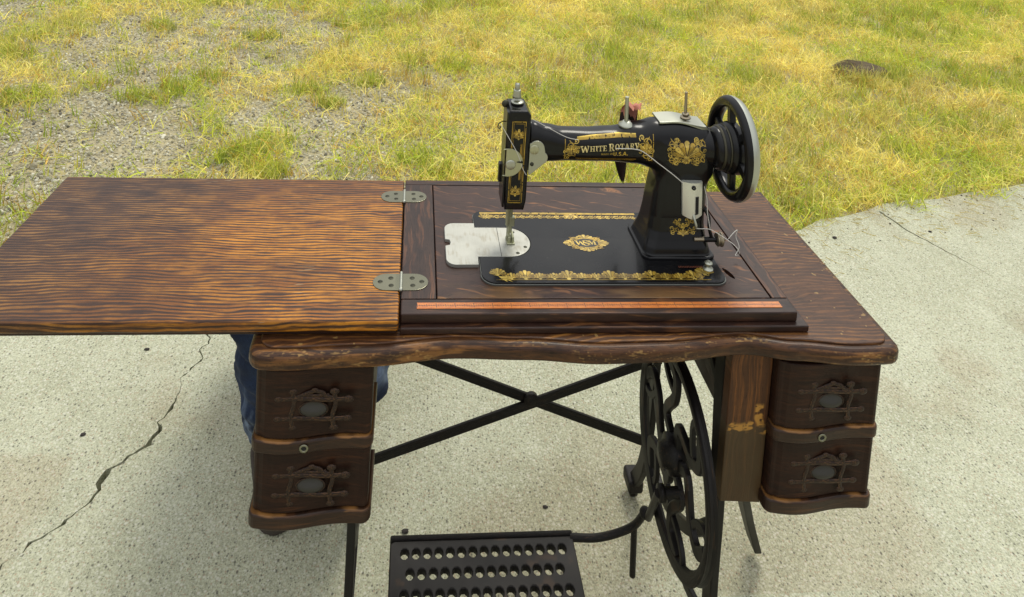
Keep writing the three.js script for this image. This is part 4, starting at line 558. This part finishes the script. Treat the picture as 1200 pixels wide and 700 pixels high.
  part('thread_guard', box(0.155, 0.161, 0.745, 0.775, -0.016, -0.004, 0.0015), japan, Hd);
  // needle bar, presser bar and foot
  part('needle_bar', [rod([0.1715, 0.7175, 0.01], [0.1722, 0.682, 0.0105], 0.0032), rod([0.1722, 0.682, 0.0105], [0.1724, 0.656, 0.0105], 0.001)], brassy, M);
  part('presser_foot', [rod([0.178, 0.7175, 0.0], [0.1785, 0.664, 0.0], 0.0034), box(0.173, 0.185, 0.675, 0.69, -0.004, 0.004, 0.001), box(0.1735, 0.1785, H1 + 0.005, 0.664, -0.003, 0.015, 0.0012), box(0.18, 0.184, H1 + 0.005, 0.664, -0.003, 0.015, 0.0012), box(0.172, 0.185, H1 + 0.0047, H1 + 0.007, -0.002, 0.019, 0.0008)], brassy, M);
  part('foot_lifter', [tube([[0.19, 0.72, -0.014], [0.192, 0.712, -0.018], [0.2, 0.708, -0.022]], 0.0022, 10, 8)], brassy, M);
  // thread
  const cotton = new THREE.MeshStandardMaterial({ color: rgb(0.62, 0.6, 0.55), roughness: 0.9 });
  part('thread', [tube([[0.15, 0.853, 0.02], [0.165, 0.832, 0.033], [0.178, 0.81, 0.0335], [0.188, 0.785, 0.032], [0.194, 0.775, 0.03]], 0.0005, 30, 5),
    tube([[0.202, 0.857, 0.012], [0.225, 0.848, 0.02], [0.255, 0.837, 0.0305], [0.272, 0.834, 0.0315]], 0.0005, 30, 5),
    tube([[0.332, 0.8225, 0.0345], [0.36, 0.8225, 0.0355], [0.373, 0.82, 0.0365], [0.40, 0.802, 0.04], [0.425, 0.785, 0.044], [0.441, 0.7725, 0.045]], 0.0007, 40, 5),
    tube([[0.464, 0.7035, 0.054], [0.473, 0.702, 0.052], [0.488, 0.7, 0.05], [0.51, 0.69, 0.056], [0.53, 0.676, 0.06], [0.536, 0.664, 0.058], [0.533, 0.658, 0.052], [0.541, 0.668, 0.046], [0.537, 0.682, 0.04], [0.5385, 0.693, 0.04], [0.528, 0.69, 0.046], [0.52, 0.684, 0.05]], 0.0006, 70, 5),
    tube([[0.478, 0.765, 0.04], [0.483, 0.745, 0.042], [0.484, 0.725, 0.046], [0.489, 0.7, 0.05]], 0.0006, 20, 5)], cotton, M);
}
// scrap of cloth over the back of the arm
{
  const path = new THREE.CatmullRomCurve3([[0.377, 0.866, -0.012], [0.3755, 0.872, -0.021], [0.373, 0.858, -0.036], [0.372, 0.82, -0.041], [0.366, 0.775, -0.042], [0.368, 0.752, -0.041], [0.3725, 0.727, -0.042]].map((p) => new THREE.Vector3(...p))), wd = linear([[0, 0.014], [0.15, 0.024], [0.45, 0.028], [0.75, 0.022], [0.92, 0.012], [1, 0.003]]);
  const g = new THREE.PlaneGeometry(1, 1, 10, 40), p = g.attributes.position, h = g.clone(), hp = h.attributes.position; for (let i = 0; i < p.count; i++) { const u = p.getX(i), t = clamp(0.5 - p.getY(i)), c = path.getPoint(t), w = wd(t), k = Math.sin(u * 9 + t * 8) * 0.0035; p.setXYZ(i, c.x + u * w, c.y + Math.sin(u * 14) * 0.002, c.z + k); hp.setXYZ(i, c.x + u * w, c.y + Math.sin(u * 14) * 0.002, c.z + k - 0.0012); } g.computeVertexNormals(); h.computeVertexNormals();
  tag(part('cloth_scrap', [g, h], new THREE.MeshStandardMaterial({ map: tex(64, 256, (u, v) => { const k = n2(u * 60, v * 240), m = v > 0.62 + (n2(u * 9, 2) - 0.5) * 0.1 ? [0.5, 0.2, 0.14] : [0.028, 0.014, 0.012]; return m.map((q) => q * (0.75 + 0.5 * k)); }), roughness: 0.95, side: THREE.DoubleSide })), 'reddish scrap of cloth with dark tail behind the sewing machine arm', 'cloth');
}

// ---------------------------------------------------------------- person crouching behind the drawers: only the trouser legs and a shoe tip show
{
  const Pn = thing('person', 'person in faded blue jeans crouching behind the stacked drawers under the leaf', 'person', [0, 0, 0]);
  const J = { aL: [-0.235, 0.085, -0.275], kL: [-0.25, 0.455, -0.19], hL: [-0.25, 0.24, -0.60], kR: [-0.075, 0.235, -0.24], aR: [-0.115, 0.075, -0.58], hR: [-0.12, 0.22, -0.6], pel: [-0.175, 0.235, -0.62], ch: [-0.17, 0.345, -0.40], nk: [-0.17, 0.40, -0.28], hd: [-0.17, 0.36, -0.225], sL: [-0.29, 0.38, -0.34], sR: [-0.055, 0.38, -0.34], eL: [-0.335, 0.33, -0.48], eR: [-0.05, 0.31, -0.46], wL: [-0.27, 0.42, -0.27], wR: [-0.085, 0.33, -0.25] };
  const many = (list, k) => (x, y, z) => { const p = [x, y, z]; let d = 1; for (const [a, b, r0, r1] of list) d = smin(d, cap(p, a, b, r0, r1), k); return d; };
  const skin = new THREE.MeshStandardMaterial({ color: rgb(0.46, 0.27, 0.19), roughness: 0.6 });
  const dir = (a, b, s) => [a[0] + (b[0] - a[0]) * s, a[1] + (b[1] - a[1]) * s, a[2] + (b[2] - a[2]) * s];
  const geos = [nets(many([[J.ch, J.nk, 0.085, 0.05], [J.nk, J.hd, 0.045, 0.045], [J.sL, J.eL, 0.04, 0.033], [J.eL, J.wL, 0.032, 0.023], [J.sR, J.eR, 0.04, 0.033], [J.eR, J.wR, 0.032, 0.023], [J.sL, J.sR, 0.04, 0.04], [J.pel, J.ch, 0.1, 0.085], [J.aL, J.kL, 0.03, 0.042], [J.kR, J.aR, 0.042, 0.03], [J.kL, J.hL, 0.045, 0.06], [J.kR, J.hR, 0.045, 0.06]], 0.02), [-0.42, 0.03, -0.76], [0.08, 0.56, -0.1], 0.012)];
  const h = J.hd; geos.push(nets((x, y, z) => { const q = [x, y, z]; const sk = Math.hypot((x - h[0]) / 0.072, (y - h[1]) / 0.088, (z - h[2]) / 0.088) * 0.08 - 0.08; let d = smin(sk, cap(q, [h[0], h[1] - 0.03, h[2] + 0.035], [h[0], h[1] - 0.075, h[2] + 0.03], 0.045, 0.03), 0.02); d = smin(d, cap(q, [h[0], h[1] - 0.0, h[2] + 0.082], [h[0], h[1] - 0.03, h[2] + 0.1], 0.008, 0.013), 0.01); for (const s of [-1, 1]) { d = smin(d, cap(q, [h[0] + s * 0.072, h[1] + 0.005, h[2] - 0.005], [h[0] + s * 0.08, h[1] - 0.03, h[2]], 0.012, 0.008), 0.006); const eye = Math.hypot(x - h[0] - s * 0.03, y - h[1] + 0.002, z - h[2] - 0.085) - 0.014; d = Math.max(d, -eye); d = Math.min(d, eye + 0.003); } const mouth = cap(q, [h[0] - 0.02, h[1] - 0.058, h[2] + 0.082], [h[0] + 0.02, h[1] - 0.058, h[2] + 0.082], 0.004, 0.004); return Math.max(d, -mouth); }, [h[0] - 0.1, h[1] - 0.125, h[2] - 0.1], [h[0] + 0.1, h[1] + 0.1, h[2] + 0.125], 0.004));
  for (const [w, f, s] of [[J.wL, [-0.25, 0.45, -0.2], 1], [J.wR, [-0.09, 0.31, -0.21], -1]]) {
    const palm = dir(w, f, 0.85), list = [[w, palm, 0.024, 0.03]]; for (let k = 0; k < 4; k++) { const o = (k - 1.5) * 0.02 * s, L = [0.05, 0.062, 0.058, 0.044][k], a = [palm[0] + o, palm[1], palm[2] + 0.012], b = [a[0] + o * 0.15, a[1] + 0.004, a[2] + L * 0.55], c = [b[0], b[1] - 0.02, b[2] + L * 0.35]; list.push([a, b, 0.0095, 0.0085], [b, c, 0.0085, 0.0075]); } const tb = [w[0] + s * 0.03, w[1] + 0.005, w[2] + 0.03]; list.push([dir(w, palm, 0.4), tb, 0.013, 0.011], [tb, [tb[0] + s * 0.012, tb[1] - 0.012, tb[2] + 0.03], 0.0105, 0.009]);
    geos.push(nets(many(list, 0.006), [w[0] - 0.09, w[1] - 0.09, w[2] - 0.06], [w[0] + 0.09, w[1] + 0.1, w[2] + 0.16], 0.0045));
  }
  part('body', geos, skin, Pn);
  const fold = (x, y, z) => 0.006 * Math.sin(y * 62 + x * 34 + 2 * Math.sin(z * 40)) + 0.0025 * Math.sin(y * 150 + z * 70);
  const jl = many([[[-0.228, 0.075, -0.272], [-0.236, 0.2, -0.25], 0.048, 0.052], [[-0.236, 0.2, -0.25], J.kL, 0.052, 0.06], [J.kL, J.hL, 0.062, 0.085], [J.kR, J.hR, 0.066, 0.085], [J.kR, J.aR, 0.062, 0.05], [J.hL, J.hR, 0.095, 0.095], [J.pel, J.ch, 0.115, 0.07]], 0.03);
  const full = nets((x, y, z) => Math.max(jl(x, y, z) + fold(x, y, z), 0.055 + 0.005 * Math.sin(x * 140) - y, z > -0.5 ? y - 0.52 : y - 0.36), [-0.42, 0.03, -0.8], [0.1, 0.56, -0.1], 0.007);
  { const p = full.attributes.position, uv = full.attributes.uv; for (let i = 0; i < p.count; i++) uv.setXY(i, (p.getX(i) + p.getZ(i) * 0.6) / 0.5, p.getY(i) / 0.5); }
  const denim = new THREE.MeshStandardMaterial({ map: tex(1024, 1024, (u, v) => { const x = u * 0.5, y = v * 0.5, w = n2((x + y) * 900, (x - y) * 260), f = fbm(x * 20, y * 14, 4), b = fbm(x * 40, y * 6, 3); let c = mix3([0.005, 0.010, 0.028], [0.02, 0.037, 0.085], clamp(f * 1.5 - 0.35)); c = mix3(c, [0.25, 0.33, 0.45], sst(0.58, 0.75, b) * 0.35 + sst(0.17, 0.12, y + (fbm(x * 50, y * 50, 3) - 0.5) * 0.1) * 0.5 * fbm(x * 90, y * 90, 2)); return c.map((q) => q * (0.7 + 0.6 * w)); }), roughness: 0.95 });
  part('jeans', full, denim, Pn, 'faded blue jeans with pale frayed hem');
  part('shirt', nets((x, y, z) => Math.max(many([[J.pel, J.ch, 0.122, 0.1], [J.ch, J.nk, 0.1, 0.06], [J.sL, J.eL, 0.052, 0.045], [J.sR, J.eR, 0.052, 0.045], [J.sL, J.sR, 0.055, 0.055]], 0.03)(x, y, z), 0.33 - y - (z + 0.62) * 0.3 - (z > -0.5 ? 0.1 : 0)), [-0.45, 0.1, -0.8], [0.12, 0.58, -0.12], 0.011), new THREE.MeshStandardMaterial({ color: rgb(0.05, 0.055, 0.07), roughness: 0.95 }), Pn);
  part('hair', nets((x, y, z) => Math.max(Math.hypot((x - h[0]) / 0.078, (y - h[1]) / 0.094, (z - h[2]) / 0.094) * 0.085 - 0.085, z - h[2] - 0.03 - (y - h[1]) * 0.7, h[1] - 0.05 - y), [h[0] - 0.1, h[1] - 0.1, h[2] - 0.12], [h[0] + 0.1, h[1] + 0.11, h[2] + 0.12], 0.005), new THREE.MeshStandardMaterial({ color: rgb(0.03, 0.02, 0.013), roughness: 0.9 }), Pn);
  const shoeMat = new THREE.MeshStandardMaterial({ map: tex(256, 256, (u, v) => mix3([0.26, 0.13, 0.075], [0.42, 0.24, 0.15], fbm(u * 10, v * 10, 4))), roughness: 0.65 }), soleMat = new THREE.MeshStandardMaterial({ color: rgb(0.05, 0.04, 0.03), roughness: 0.9 });
  for (const [a, t] of [[[-0.235, 0.05, -0.30], [-0.2, 0.03, -0.165]], [[-0.118, 0.055, -0.6], [-0.105, 0.045, -0.47]]]) {
    const s = part('shoe', nets((x, y, z) => Math.max(smin(cap([x, y, z], a, t, 0.040, 0.029), cap([x, y, z], [a[0], a[1] + 0.03, a[2] + 0.01], [a[0], a[1] + 0.05, a[2] + 0.01], 0.038, 0.038), 0.02), 0.014 - y), [Math.min(a[0], t[0]) - 0.07, 0.0, a[2] - 0.07], [Math.max(a[0], t[0]) + 0.07, 0.16, t[2] + 0.06], 0.005), shoeMat, Pn);
    part('sole', nets((x, y, z) => Math.max(cap([x, 0.03, z], [a[0], 0.03, a[2]], [t[0], 0.03, t[2]], 0.043, 0.036), y - 0.0165, 0.001 - y), [Math.min(a[0], t[0]) - 0.07, -0.006, a[2] - 0.07], [Math.max(a[0], t[0]) + 0.07, 0.03, t[2] + 0.06], 0.004), soleMat, s);
  }
}
renderer.render(scene, camera);
